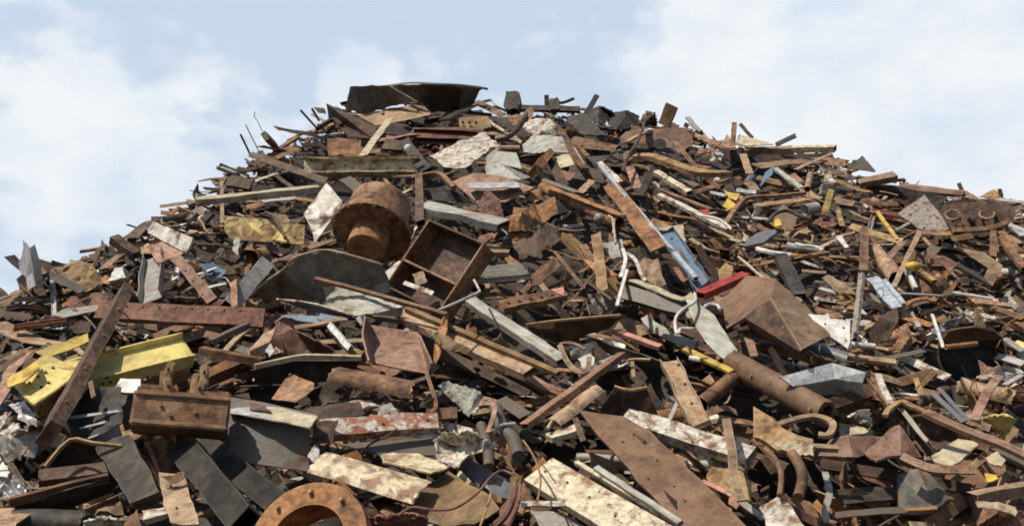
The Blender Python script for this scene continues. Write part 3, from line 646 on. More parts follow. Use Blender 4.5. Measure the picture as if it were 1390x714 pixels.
G([(845, 300, .35), (930, 282, .6), (1000, 285, .7), (1060, 320, .6), (1122, 345, .45), (1050, 375, .5), (980, 400, .35), (950, 440, .3), (900, 440, .3), (830, 400, .25), (920, 350, .2)],
  [[0, 1, 10], [1, 2, 3, 10], [3, 4, 5, 10], [5, 6, 7, 10], [7, 8, 9, 10], [9, 0, 10]], 'wp', 'torn_sheet', 'torn curled sheet with black and white paint right of the white flecked beam', 'sheet', .012, .07, .03, o=.12, lm='torn black and white sheet')
P([(740, 590), (895, 462), (1085, 570), (1130, 640), (1010, 705), (830, 700), (720, 650)], 'ru', 'metal_plate', 'ochre rusted plate with a curved cable across it at the bottom', 'plate', n='U', o=.4, crum=.03, lm='ochre plate with cable')
T([(670, 665), (735, 628), (830, 640), (930, 630), (1030, 560), (1090, 490), (1140, 462), (1190, 480)], 6, 'rr', 'cable', 'thin reddish cable curving over the ochre plate at the bottom', 'cable', o=.85)
T([(1090, 560), (1075, 620), (1040, 714)], 5, 'ru', 'cable', 'short ochre cable end hanging on the ochre plate', 'cable', o=.7)
G([(440, 714, .3), (480, 680, .4), (600, 672, .5), (700, 660, .5), (800, 672, .5), (800, 722, .3), (600, 722, .3)], [[0, 1, 2, 3, 4, 5, 6]], 'rr', 'crumpled_sheet', 'red-brown crumpled sheet along the bottom right of the large flange', 'sheet', .02, .08, .03)
T([(1195, 540, .3), (1185, 600, .3), (1150, 670, .2), (1090, 722, .1)], 0, 'rr', 'curved_strip', 'curved red-brown rim strip at the bottom of the heap centre', 'strip', flat=(40, 14), n='Lf', o=.45)
G([(925, 440, .2), (990, 400, .3), (1210, 540, .3), (1200, 600, .2), (1100, 570, .15)], [[0, 1, 2, 3, 4]], 'bg', 'metal_plate', 'dark blue-grey plate lying right of the ochre plate with cable', 'plate', .02, .03)
for k_, (pp, rr_, lb) in enumerate([(((1045, 260), (1075, 360), (1080, 450)), 34, 'upper black rubber-like duct bend in the bottom centre'), (((1110, 180), (1140, 270), (1190, 320), (1215, 400)), 42, 'thick dark duct curving down beside the torn black and white sheet'),
                                    (((1100, 300), (1130, 260), (1200, 250)), 8, 'thin pale rim wire over the dark ducts')]):
    T(pp, rr_*(.75 if k_ < 2 else 1), 'gd' if k_ < 2 else 'gz', 'duct' if k_ < 2 else 'wire', lb, 'duct' if k_ < 2 else 'wire', o=.3+.1*k_)
B('half', (385, 40), (745, 110), 100, 'rb', 'rolled_sheet', 'brown rolled sheet with a ragged right mouth above the flecked beam', 'sheet', n=(0, -.5, .85), h=.45, o=.4, torn=.25, lm='brown rolled sheet')
P([(100, 142), (178, 28), (290, 72), (285, 100), (205, 158)], 'rb', 'metal_plate', 'small brown wedge of plate in the dark hollow left of the rolled sheet', 'plate', n='U', o=.35)
P([(230, 185), (495, 145), (515, 205), (300, 235)], 'rd', 'metal_plate', 'dark brown plate just above the left end of the flecked beam', 'plate', n='F', o=.3)
P([(548, 188), (638, 152), (662, 190), (600, 205)], 'gy', 'metal_plate', 'small grey fin above the middle of the flecked beam', 'plate', n='F', o=.4)
G([(850, 78, .5), (895, 55, .5), (1030, 98, .5), (1060, 135, .4), (1020, 205, .3), (985, 215, .25), (935, 165, .3)], [[0, 1, 2, 3, 4, 5, 6]], 'gr', 'torn_sheet', 'pale torn sheet tongue right of the brown rolled sheet', 'sheet', .015, .06, .02)
T([(1040, 170), (1065, 135), (1100, 165), (1105, 200), (1075, 290)], 0, 'rp', 'twisted_strap', 'twisted pinkish strap above the dark ducts', 'strap', flat=(20, 6), o=.6)
P([(0, 160), (60, 170), (100, 200), (0, 190)], 'rd', 'metal_plate', 'small dark plate on the big dark grey beam', 'plate', o=.7)
B('F', (600, 640), (690, 700), 30, 'rb', 'flat_bar', 'short brown bar below the cream flaked rolled plate', 'bar', o=.3)
T([(820, 200), (840, 160), (800, 30), (790, 10)], 0, 'rb', 'curved_strap', 'brown strap hanging beside the mouth of the rolled sheet', 'strap', flat=(16, 8), o=.5)
P([(290, 340), (320, 365), (300, 450), (262, 400)], 'gz', 'metal_plate', 'small grey folded plate at the left of the cream flaked roll', 'plate', n='F', o=.5)

# ---- bottom, right of the middle
K(680, 500, 3.336)
big = P([(355, 185), (560, 215), (672, 285), (905, 500), (1130, 730), (830, 730), (620, 500), (440, 300)], 'rs', 'metal_plate', 'large flat brown plate slanting to the bottom edge right of centre', 'plate', n=(-.15, -.6, .8), o=.62, thick=.025, crum=.02, jag=.015, lm='large flat brown plate')
G([(600, 295, .12), (650, 325, .16), (660, 345, .12), (640, 340, .2)], [[0, 1, 2, 3]], 'rd', 'torn_flap', 'torn flap', 'flap', .012, .01, .01, o=1., parent=big)
B('box', (172, 470), (760, 815), 178, 'wy', 'box_beam', 'broad white beam of peeling yellowed paint at the bottom centre', 'beam', n=(-.2, -.65, .75), h=.22, o=.42, lm='broad white peeling beam', torn=.05, dent=.012)
B('box', (340, 425), (812, 712), 30, 'wy', 'steel_bar', 'narrow whitish bar beside the left edge of the large flat brown plate', 'bar', o=.5, h=.8)
B('box', (430, 448), (812, 700), 34, 'gr', 'steel_bar', 'grey-white stepped bar under the left edge of the large flat brown plate', 'bar', o=.55, h=.5)
B('box', (560, 225), (1138, 405), 105, 'wp', 'box_beam', 'white and rust beam running behind the large flat brown plate', 'beam', n=(-.1, -.7, .7), o=.42, h=.5, lm='white and rust beam')
B('box', (108, 262), (548, -62), 46, 'rs', 'box_beam', 'long plain brown bar crossing diagonally in the lower centre', 'bar', n=(-.4, -.6, .7), h=.7, o=.6, lm='plain diagonal bar')
B('half', (235, 275), (440, 125), 62, 'rt', 'half_pipe', 'tan half pipe beside the plain diagonal bar', 'pipe', n='Lf', o=.5)
B('U', (215, 318), (352, 272), 50, 'wy', 'channel_beam', 'short whitish channel end at the tip of the large brown plate', 'beam', n='U', o=.5)
B('F', (335, 225), (372, 330), 26, 'rd', 'flat_bar', 'dark end bar across the short whitish channel', 'bar', n='F', o=.7)
G([(445, 195, .2), (515, 85, .5), (660, 90, .5), (710, 210, .2), (600, 230, .1)], [[0, 1, 2, 3, 4]], 'rd', 'flared_sheet', 'dark flared chute with a thin rust rim right of the half pipe', 'sheet', .015, .03, .01, lm='dark flared chute')
T([(515, 82), (560, 96), (600, 98), (660, 86)], 0, 'ru', 'sheet_rim', 'thin ochre rim above the dark flared chute', 'strip', flat=(8, 12), o=.75)
vb = B('H', (762, -30), (905, 262), 92, 'rt', 'steel_beam', 'tan textured H-beam standing steeply above the white and rust beam', 'beam', n=(-.1, -.9, .4), h=.5, o=.5, lm='steep textured H-beam')
B('pipe', (905, 165), (1088, 15), 70, 'rb', 'steel_pipe', 'smooth brown pipe stub right of the steep textured H-beam', 'pipe', o=.35, lm='smooth pipe stub', dent=0)
T([(1020, 230), (1045, 370), (1055, 480), (1090, 600)], 0, 'rt', 'flat_strip', 'upright tan strip bent over the right end of the white and rust beam', 'strip', flat=(40, 9), o=.7, n='F', k=4, lm='upright bent tan strip')
P([(1045, 570), (1088, 568), (1072, 640), (1032, 620)], 'pk', 'metal_tab', 'small pink tab at the right of the large flat brown plate', 'tab', n='F', o=.6, thick=.03)
P([(925, 495), (965, 415), (1060, 430), (1130, 520), (1140, 600), (1040, 560)], 'ru', 'metal_plate', 'ochre plate behind the small pink tab', 'plate', n='U', o=.25)
B('F', (950, 500), (1190, 680), 28, 'gy', 'flat_bar', 'grey bar behind the foot of the upright tan strip', 'bar', o=.2)
T([(100, 325), (150, 400), (180, 500), (165, 600)], 5, 'ro', 'wire', 'orange wire crossing the left end of the broad white beam', 'wire', o=.8)
T([(160, 405), (200, 450), (250, 520)], 3, 'rd', 'wire', 'dark thin wire on the broad white beam', 'wire', o=.85)
B('F', (92, 615), (292, 612), 22, 'wp', 'flat_bar', 'short whitish bar at the left foot of the broad white beam', 'bar', o=.6)
G([(0, 640, .2), (45, 580, .3), (95, 500, .4), (90, 600, .3), (40, 722, .2), (0, 722, .1)], [[0, 1, 2, 3, 4, 5]], 'rr', 'curved_plate', 'red-brown curved plate at the bottom left of the broad white beam', 'plate', .02, .03)
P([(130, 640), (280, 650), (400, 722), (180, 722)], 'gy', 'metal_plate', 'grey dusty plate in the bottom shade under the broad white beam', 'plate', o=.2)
B('F', (758, 240), (810, 130), 18, 'gz', 'flat_bar', 'short pale peg left of the steep textured H-beam', 'bar', o=.4, n='F')
T([(210, 275), (240, 225), (262, 208)], 8, 'ct', 'thin_rod', 'short cream rod left of the tan half pipe', 'rod', o=.6)
B('F', (785, 395), (835, 420), 26, 'ro', 'flat_bar', 'tiny orange clip under the white and rust beam', 'clip', o=.6)
B('F', (0, 140), (110, 215), 50, 'gd', 'flat_bar', 'dark grey bar left of the plain diagonal bar', 'bar', o=.2)
B('F', (910, 510), (1020, 560), 18, 'pk', 'flat_bar', 'thin salmon bar edge under the ochre plate', 'bar', o=.35)

# ---- lower right
K(1030, 500, 3.336)
B('pipe', (-120, -28), (305, 205), 118, 'rs', 'steel_pipe', 'fat rusty brown pipe slanting down in the lower right', 'pipe', o=.45, lm='fat brown pipe', dent=0, t=.05)
bx_ = G([(92, 42, .7), (330, -22, .75), (485, 20, .7), (470, 62, .6), (340, 45, .62), (150, 80, .62), (475, 130, .35), (340, 110, .35), (160, 130, .35)], [[0, 1, 2, 3, 4, 5], [5, 4, 7, 8], [4, 3, 6, 7]],
        'wb', 'steel_box', 'pale silver-blue box with a slanted end behind the fat brown pipe', 'box', .02, .0, .002, smooth=8, lm='silver-blue box')
B('box', (300, 175), (495, 108), 70, 'rd', 'box_beam', 'dark box beam under the silver-blue box', 'beam', n='F', o=.35)
brk = G([(-10, 190, .5), (60, 235, .55), (120, 290, .6), (180, 320, .62), (250, 335, .62), (252, 395, .55), (180, 402, .5), (100, 400, .5), (40, 350, .5), (-10, 330, .4)], [[0, 1, 2, 3, 4, 5, 6, 7, 8, 9]],
        'ru', 'cast_bracket', 'rusty cast fork bracket with white paint dabs and two curved arms', 'bracket', .06, .01, .01, o=.1, lm='cast fork bracket')
P([(60, 325), (150, 322), (245, 340), (246, 390), (180, 396), (80, 360)], 'cp', 'paint_patch', '', '', n='F', o=.74, thick=.006, jag=.03, parent=brk)
T([(150, 385), (185, 440), (198, 500), (178, 585)], 24, 'rb', 'arm', None, None, o=.72, parent=brk)
T([(30, 365), (75, 410), (102, 480), (95, 575)], 13, 'rb', 'arm', None, None, o=.72, parent=brk)
B('box', (250, 358), (358, 362), 36, 'rt', 'steel_bar', 'short tan stub at the tip of the cast fork bracket', 'bar', o=.65)
T([(90, 255), (190, 225), (270, 220), (335, 250), (318, 300), (270, 300)], 0, 'rt', 'hook_strap', 'tan hooked strap below the mouth of the fat brown pipe', 'strap', flat=(30, 16), o=.6, lm='hooked strap')
G([(395, 222, .4), (450, 190, .55), (500, 190, .55), (515, 250, .35), (480, 240, .55), (445, 238, .35), (430, 215, .5)], [[0, 1, 2, 3, 4, 5, 6]], 'wh', 'torn_sheet', 'small crisp white torn sheet in the dark right of the hooked strap', 'sheet', .008, .05, .02)
P([(410, 300), (415, 268), (508, 265), (490, 290)], 'ct', 'metal_plate', 'small cream plate below the crisp white torn sheet', 'plate', o=.4)
G([(270, 400, .45), (330, 330, .45), (400, 312, .55), (560, 312, .5), (605, 270, .6), (640, 262, .7), (735, 405, .45), (640, 400, .5), (530, 425, .55), (480, 395, .4), (420, 405, .5)], [[0, 1, 2, 3, 9, 10], [3, 4, 5, 7, 8, 9], [5, 6, 7]],
  'rp', 'wavy_sheet', 'pinkish brown wavy sheet lying right of the cast fork bracket', 'sheet', .02, .04, .02, lm='wavy pinkish sheet')
T([(650, 400), (720, 432), (800, 455), (978, 460)], 0, 'rp', 'curved_strap', 'pinkish brown bowed bar right of the wavy sheet', 'bar', flat=(36, 20), o=.6, n='F')
T([(755, 200, .15), (850, 245, .15), (980, 300, .12), (1100, 345, .1), (1215, 400, .05)], 0, 'rp', 'rolled_strip', 'long pinkish rolled edge sweeping to the right border', 'strip', flat=(44, 22), o=.7, n=(-.1, -.6, .8), lm='long rolled edge')
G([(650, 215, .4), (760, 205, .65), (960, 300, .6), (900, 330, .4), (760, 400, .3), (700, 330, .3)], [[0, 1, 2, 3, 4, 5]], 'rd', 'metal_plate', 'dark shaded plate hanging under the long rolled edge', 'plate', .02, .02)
T([(572, 215), (590, 185), (645, 152), (700, 175), (760, 200)], 0, 'ru', 'curved_strap', 'ochre lip arching at the left end of the long rolled edge', 'strap', flat=(24, 14), o=.7)
G([(575, 210, .5), (640, 158, .65), (740, 200, .5), (640, 240, .3)], [[0, 1, 2, 3]], 'gd', 'rolled_sheet', 'dark rolled sheet inside the ochre lip', 'sheet', .02, .05)
B('rib', (665, 225), (790, 370), 60, 'gr', 'corrugated_sheet', 'narrow ribbed grey panel leaning under the dark shaded plate', 'panel', n='Rt', o=.5)
P([(780, 400), (905, 308), (992, 340), (905, 425), (865, 438), (800, 425)], 'ct', 'metal_plate', 'cream tinted plate lit under the long rolled edge', 'plate', n='T', o=.55, lm='lit cream plate')
G([(1015, 232, .5), (1050, 210, .7), (1120, 215, .8), (1168, 235, .75), (1130, 290, .5), (1105, 312, .3), (1060, 262, .4)], [[0, 1, 2, 3, 4, 5, 6]], 'yp', 'rolled_sheet', 'yellow rolled sheet near the right border', 'sheet', .015, .05, .01, lm='yellow rolled sheet')
P([(935, 250), (960, 225), (1050, 255), (1040, 290)], 'rt', 'metal_plate', 'tan plate left of the yellow rolled sheet', 'plate', n='F', o=.55)
T([(975, 235), (1000, 180), (1040, 100), (1090, 35)], 0, 'rp', 'flat_strip', 'tall wavy brown strip rising above the tan plate near the right border', 'strip', flat=(40, 10), n=(-.4, -.8, .4), o=.6)
G([(625, 480, .4), (720, 452, .5), (860, 590, .45), (800, 640, .25), (640, 640, .25)], [[0, 1, 2, 3, 4]], 'gg', 'steel_box', 'grey-green shaded box below the pinkish wavy sheet', 'box', .06, .004, o=-.1)
B('F', (665, 640), (805, 632), 12, 'ro', 'flat_bar', 'thin orange edge bar along the foot of the grey-green box', 'bar', o=.65)
B('U', (280, 430), (960, 545), 50, 'rd', 'channel_beam', 'long dark channel low in the shade of the wavy sheet', 'beam', n='F', o=.12)
B('F', (340, 585), (640, 560), 60, 'bk', 'flat_bar', 'black plate bar left of the grey-green box', 'bar', o=.12)
B('F', (340, 665), (660, 640), 26, 'gd', 'flat_bar', 'dark grey bar along the bottom left of the grey-green box', 'bar', o=.2)
P([(5, 632), (90, 575), (150, 625), (212, 722), (40, 722)], 'wp', 'metal_plate', 'white speckled plate standing at the bottom under the fork bracket', 'plate', n=(-.4, -.6, .7), o=.6, thick=.05, lm='white speckled plate')
P([(130, 590), (230, 600), (330, 722), (215, 722)], 'rb', 'metal_plate', 'brown plate right of the white speckled plate', 'plate', o=.25)
T([(300, 470), (320, 560), (300, 640), (310, 700)], 0, 'gy', 'flat_strip', 'grey upright strip behind the white speckled plate', 'strip', flat=(30, 8), o=.3, n='F')
B('L', (970, 590), (1215, 545), 70, 'rt', 'angle_bar', 'tan dusty ledge near the bottom right border', 'beam', n='T', o=.45)
P([(975, 602), (1080, 605), (1165, 630), (1160, 668), (1060, 640), (990, 630)], 'cp', 'metal_plate', 'cream flaked plate below the tan dusty ledge', 'plate', n='F', o=.5)
G([(990, 690, .3), (1060, 650, .4), (1215, 640, .35), (1215, 722, .2), (1000, 722, .2)], [[0, 1, 2, 3, 4]], 'rr', 'crumpled_sheet', 'red-brown crumpled sheet in the bottom right corner', 'sheet', .02, .05, lm='corner crumpled sheet')
P([(1020, 470), (1080, 480), (1090, 500), (1030, 510)], 'yl', 'metal_tab', 'small bright yellow scrap below the long rolled edge', 'scrap', n='U', o=.5)
P([(1030, 400), (1080, 375), (1115, 410), (1100, 440), (1040, 425)], 'ct', 'metal_plate', 'small cream yellow plate above the bright yellow scrap', 'plate', o=.5)
T([(540, 30), (565, 100), (600, 165)], 0, 'wp', 'flat_strip', 'white chipped post tilted right of the silver-blue box', 'strip', flat=(30, 18), o=.55, n='F')
B('H', (485, 25), (600, 165), 55, 'rb', 'steel_beam', 'brown beam piece behind the tilted white chipped post', 'beam', o=.35)
for k_, (a_, b_, w_, mt, lb) in enumerate([((700, 20), (735, 120), 22, 'ru', 'ochre lattice strut, left of the broken lattice group'), ((800, 10), (715, 100), 20, 'ru', 'ochre lattice strut crossing toward the silver-blue box'),
        ((640, 60), (800, 15), 40, 'rb', 'brown lattice chord above the long rolled edge'), ((730, 100), (815, 120), 26, 'rb', 'lower brown lattice chord'),
        ((780, 105), (925, 245), 26, 'bg', 'dark blue bar sloping down right of the lattice, lower one'), ((815, 90), (950, 240), 22, 'bg', 'dark blue bar sloping down right of the lattice, upper one')]):
    B('F' if k_ < 4 else 'U', a_, b_, w_, mt, 'lattice_strut' if k_ < 4 else 'steel_bar', lb, 'strut' if k_ < 4 else 'bar', n='F', o=.5)
B('F', (1100, 80), (1195, 30), 16, 'gz', 'flat_bar', 'thin grey bar at the right border above the tall wavy strip', 'bar', o=.5)
T([(1110, 140), (1140, 110), (1120, 90), (1150, 60)], 9, 'ro', 'bent_rod', 'orange bent rod at the right border', 'rod', o=.4)
B('box', (1050, 360), (1215, 440), 30, 'gd', 'steel_bar', 'dark grey bar below the yellow rolled sheet', 'bar', o=.3)

# ---- the middle: curved sheet, barrel, compartment box
K(340, 300, 3.4)
cs = G([(0, 355, .1), (60, 290, .45), (150, 228, .65), (205, 172, .85), (330, 138, 1.0), (420, 150, 1.0), (600, 200, .8), (642, 262, .55), (640, 330, .35), (500, 350, .25), (300, 370, .1), (120, 360, 0)],
  [[0, 1, 2, 11], [2, 3, 4, 10, 11], [4, 5, 9, 10], [5, 6, 7, 8, 9]], 'gm', 'curved_sheet', 'big torn grey curved sheet spread under the flanged barrel', 'sheet', .015, .05, .03, o=.12, lm='big torn grey sheet')
T([(0, 352, .1), (60, 288, .45), (150, 226, .65), (205, 170, .85), (330, 136, 1.0), (425, 150, 1.0), (600, 199, .8)], 0, 'ct', 'lit_torn_rim', None, None, flat=(9, 9), o=.13, parent=cs)  # light along the sheet's top edge put into a cream rim
T([(300, 268), (450, 305), (620, 352), (905, 432)], 0, 'rb', 'angle_bar', 'long thin brown bar across the front of the big torn grey sheet', 'bar', flat=(20, 16), o=.72, k=4, lm='long thin brown bar')
G([(330, 300, .35), (420, 290, .5), (520, 335, .5), (700, 395, .45), (695, 440, .3), (560, 430, .35), (490, 438, .3), (350, 392, .2)], [[0, 1, 2, 3, 4, 5, 6, 7]], 'gr', 'crumpled_sheet', 'pale green-grey crumpled sheet below the long thin brown bar', 'sheet', .012, .07, .03, o=.15, lm='pale crumpled sheet')
G([(120, 362, .1), (300, 380, .2), (490, 440, .3), (480, 455, .15), (260, 410, .1)], [[0, 1, 2, 3, 4]], 'gd', 'metal_plate', 'dark lower lip of sheet under the big torn grey sheet', 'plate', .012, .02)
T([(120, 362), (300, 385), (490, 442)], 0, 'wp', 'flat_strip', 'narrow white chipped strip along the lower lip of sheet', 'strip', flat=(12, 9), o=.42)
# flanged barrel
ba = Vector((-.14, -.56, -.82)).normalized()
br, mwb = lathe((560, 50), ba, [(-205, 0), (-205, 140), (-195, 148), (-20, 158), (-20, 190), (12, 190), (12, 60), (0, 50)],
                'rb', 'flanged_barrel', 'rusty flanged barrel with a narrow neck pointing down, near the top of the centre', 'barrel', o=.9, segs=56, lm='flanged barrel')
mm_ = mwb.translation.y/F/KS
for a_ in range(0, 360, 20):
    bm = bmesh.new(); bmesh.ops.create_cone(bm, cap_ends=True, segments=6, radius1=9*mm_, radius2=8*mm_, depth=14*mm_)
    finish(bm, 'rd', 'bolt', mwb @ Matrix.Translation((178*mm_*math.cos(R(a_)), 178*mm_*math.sin(R(a_)), 16*mm_)), br)
lathe((560, 50), ba, [(14, 0), (14, 94), (122, 92), (126, 86), (126, 62), (116, 60), (116, 0)], 'ro', 'neck', '', '', segs=40, parent=br, mw=mwb)
bm = bmesh.new(); n_ = 10; rs = []
for i in range(n_+1):
    a_ = R(-112 + 50*i/n_); rs.append([bm.verts.new((95*mm_*math.cos(a_), 95*mm_*math.sin(a_), z*mm_)) for z in (28, 65, 105)])
for a_, b_ in zip(rs, rs[1:]):
    for j in range(2): bm.faces.new((a_[j], b_[j], b_[j+1], a_[j+1]))
finish(bm, 'ct', 'paint_patch', mwb, br, solid=.004)
# compartment box: an open box of plates
pa, pb, pc, pd = [uv(p) for p in ((806, -10), (1062, 100), (884, 408), (636, 316))]
lift = .62
nb = Vector((-.42, -.86, .30)).normalized(); c0 = at(590, 357, .85)
def onpl(u, v):
    d = ray(u, v); return CAM + d*((c0-CAM).dot(nb)/d.dot(nb))
A_, B_, D_ = onpl(*pa), onpl(*pb), onpl(*pd)
X_ = (B_-A_); wx = X_.length; X_.normalize(); Yd = (D_-A_); Yd -= X_*Yd.dot(X_); hy = Yd.length; Yd.normalize(); Zb = nb.copy()
ctr = (onpl(*pa) + onpl(*pb) + onpl(*pc) + onpl(*pd))/4
cb = bpy.data.objects.new('compartment_box', None); C.objects.link(cb); cb.location = ctr - Zb*.3; bpy.context.view_layer.update(); parent_mw['compartment_box'] = Matrix.Translation(cb.location)
tag(cb, 'open dark red-brown box with two compartments tilted right of the flanged barrel', 'box', lm='compartment box', uv=(590, 357))
mb = Matrix((X_, Yd, Zb)).transposed().to_4x4(); mb.translation = ctr
if mb.to_3x3().determinant() < 0: mb = Matrix((X_, Yd, X_.cross(Yd))).transposed().to_4x4(); mb.translation = ctr
sgn = 1 if mb.to_3x3().col[2].dot(Zb) > 0 else -1
dp = .30; tk = .028
box_part('back_panel', 'rd', (0, 0, -sgn*dp), (wx, hy, tk), 0, mb, cb, .004)  # recess shade put into the colour: back and end panels darker
for s_ in (-1, 1): box_part('side_panel', 'rb', (s_*(wx/2-tk/2), 0, -sgn*dp/2), (tk, hy, dp), 0, mb, cb, .004)
for s_ in (-1, 1): box_part('end_panel', 'rd', (0, s_*(hy/2-tk/2), -sgn*dp/2), (wx-2*tk-.002, tk, dp), 0, mb, cb, .004)
box_part('partition', 'rb', (0, .10*hy, -sgn*dp*.5), (wx-2*tk-.002, tk, dp*.96), 0, mb, cb, .004)
K(0, 0, 1)
P([(560, 372), (574, 368), (580, 382), (566, 388)], 'rt', 'metal_scrap', 'light tan scrap lying in the lower bay of the two compartment box', 'scrap', n=(-.3, -.8, .5), o=.66)
B('F', (548, 384), (588, 398), 6, 'wp', 'flat_bar', 'pale chipped bar lying in the lower bay of the two compartment box', 'bar', n='F', o=.66)
B('rod', (600, 312), (620, 358), 3.5, 'ro', 'steel_rod', 'orange rod leaning in the upper bay of the two compartment box', 'rod', o=.72)
K(340, 300, 3.4)
T([(866, 412), (955, 375), (1060, 325), (1032, 272)], 6, 'wh', 'bent_rod', 'white bent rod at the lower right corner of the compartment box', 'rod', o=1.0, k=1, lm='white bent rod')
# folded sheet
fs_ = G([(558, 480, .45), (770, 512, .5), (822, 705, .35), (572, 655, .3), (532, 438, .75), (520, 520, .6), (548, 640, .5), (832, 655, .6)], [[0, 1, 2, 3], [4, 0, 3, 6, 5], [1, 7, 2]],
        'rp', 'folded_sheet', 'tan folded tray sheet with upturned sides in the middle of the heap', 'sheet', .02, .008, .008, o=.16, lm='folded tan tray')
G([(880, 468, .5), (908, 422, .7), (912, 500, .6), (868, 640, .45), (845, 700, .3), (855, 560, .5)], [[0, 1, 2, 3, 4, 5]], 'ro', 'sheet_fin', 'orange-brown upright fin right of the folded tan tray', 'sheet', .015, .03)
B('box', (368, 480), (462, 592), 32, 'wh', 'steel_bar', 'short clean white bar left of the folded tan tray', 'bar', n='Lf', o=.5, lm='short white bar')
B('F', (205, 492), (432, 452), 22, 'rt', 'flat_bar', 'tan bar above the short clean white bar', 'bar', o=.4)
B('F', (280, 562), (530, 552), 20, 'rt', 'flat_bar', 'tan bar passing below the short clean white bar', 'bar', o=.3)
P([(385, 610), (470, 590), (530, 605), (510, 625), (420, 625)], 'ru', 'metal_plate', 'small ochre plate at the left foot of the folded tan tray', 'plate', o=.4)
G([(100, 555, .3), (125, 462, .4), (200, 500, .5), (300, 545, .5), (400, 600, .35), (300, 625, .2), (150, 610, .2)], [[0, 1, 2, 3, 4, 5, 6]], 'rr', 'bent_sheet', 'dark red-brown bent sheet left of the short clean white bar', 'sheet', .015, .05)
G([(0, 600, .4), (60, 530, .5), (115, 500, .5), (95, 560, .5), (45, 632, .3), (0, 628, .3)], [[0, 1, 2, 3, 4, 5]], 'rt', 'folded_plate', 'light tan folded plate right of the curled tan strap', 'plate', .02, .02, lm='light tan folded plate')
P([(70, 600), (95, 568), (112, 610), (85, 630)], 'gz', 'metal_plate', 'small grey oval plate beside the light tan folded plate', 'plate', o=.5)
T([(20, 672), (200, 632), (300, 625), (512, 632)], 0, 'ct', 'lit_edge_strip', 'long pale lit sheet edge running level above the rolled sheet', 'strip', flat=(16, 22), o=.55, lm='long pale sheet edge')  # lit edge of the dark sheet, its light put into cream
G([(0, 690, .3), (200, 645, .45), (505, 645, .45), (470, 720, .15), (200, 760, .1), (20, 740, .1)], [[0, 1, 2, 3, 4, 5]], 'bk', 'sheet_metal', 'black curved sheet under the long pale sheet edge', 'sheet', .015, .02)  # unlit face of the same sheet, its shade put into black
B('rib', (985, 268), (1260, 235), 82, 'gr', 'corrugated_sheet', 'grey-green ribbed panel right of the compartment box', 'panel', n='U', o=.4, lm='ribbed panel')
B('box', (1052, 142), (1192, 150), 36, 'rt', 'steel_bar', 'small tan block right of the top of the compartment box', 'bar', o=.55)
B('box', (1015, 372), (1440, 650), 66, 'gr', 'box_beam', 'long green-grey speckled bar slanting right from the white bent rod', 'beam', n=(-.1, -.65, .75), h=.6, o=.55, lm='long green-grey bar')
P([(352, -172), (432, -85), (300, 105), (292, 60), (248, -30)], 'wp', 'metal_plate', 'triangular cream-white plate standing left of the flanged barrel', 'plate', n=(-.35, -.85, .4), o=.5, thick=.02, lm='triangular white plate')
B('box', (700, 425), (1300, 700), 95, 'rt', 'steel_beam', 'long tan double ridged beam sloping down right in the middle', 'beam', n=(-.1, -.6, .8), h=.35, o=.4, lm='long tan ridged beam')
B('box', (720, 405), (1420, 705), 34, 'ru', 'steel_beam', 'ochre upper rail along the long tan ridged beam', 'beam', n=(-.1, -.6, .8), h=.8, o=.5)
G([(820, 500, .5), (870, 515, .6), (960, 570, .58), (1030, 600, .5), (990, 612, .5), (900, 590, .52)], [[0, 1, 2, 3, 4, 5]], 'ru', 'sheet_scrap', 'patch of mossy crumpled scrap lying on the long tan ridged beam', 'scrap', .02, .06, .04, o=.1)
B('F', (545, 640), (860, 680), 34, 'rb', 'flat_bar', 'brown bar along the foot of the folded tan tray', 'bar', o=.35)
P([(520, 425), (700, 405), (810, 430), (760, 470), (600, 460)], 'rb', 'metal_plate', 'brown plate above the folded tan tray', 'plate', n='T', o=.35)
B('box', (470, 660), (610, 720), 50, 'rb', 'steel_bar', 'brown block tucked under the folded tan tray', 'bar', o=.25)
P([(618, 240), (690, 180), (692, 200), (640, 290)], 'wh', 'metal_plate', 'small whitish triangular plate between barrel neck and compartment box', 'plate', n='F', o=.6)
B('F', (150, 180), (215, 150), 36, 'rp', 'flat_bar', 'pinkish brown scrap bar at the top left of the big torn grey sheet', 'bar', o=.7)
K(240, 100, 3.4)
P([(215, 655), (400, 672), (590, 700), (585, 790), (540, 785), (250, 765), (220, 720)], 'yr', 'sheet_metal', 'olive panel with worn yellow paint left of the triangular white plate', 'panel', n='F', o=.3, lm='olive yellow panel')
P([(330, 690), (440, 700), (520, 780), (420, 770), (350, 720)], 'yl', 'metal_plate', 'deep yellow stained plate on the olive panel', 'plate', n='F', o=.42)
T([(410, 640), (450, 660), (480, 715), (500, 760)], 7, 'rd', 'cable', 'dark cable loop hanging over the olive panel', 'cable', o=.6)

# ---- top left: the skyline left of the peak
G([(778, 165, .1), (800, 60, .5), (900, 57, .55), (980, 58, .6), (1110, 132, .6), (1000, 150, .3), (860, 186, .1)], [[0, 1, 2, 6], [2, 3, 4, 5, 6]], 'gg', 'black_sheet', 'black sheet standing at the peak of the heap, left half', 'sheet', .02, .06, .015, o=.05, lm='black sheet at the peak')
G([(970, 58, .3), (1050, 46, .6), (1130, 44, .7), (1224, 50, .75), (1310, 55, .7), (1400, 65, .5), (1370, 140, .3), (1300, 172, .1), (1180, 170, .1), (1110, 135, .3)], [[0, 1, 2, 8, 9], [2, 3, 4, 7, 8], [4, 5, 6, 7]], 'gg', 'black_sheet', 'dark arched sheet at the peak of the heap with a hooked right tip', 'sheet', .02, .08, .015, lm='dark arched sheet')
T([(970, 58, .3), (1050, 46, .6), (1130, 44, .7), (1224, 50, .75), (1310, 55, .7), (1398, 65, .5)], 0, 'gy', 'sheet_rim', 'grey worn rim along the top of the dark arched sheet', 'strip', flat=(20, 8), n='T', o=.06)
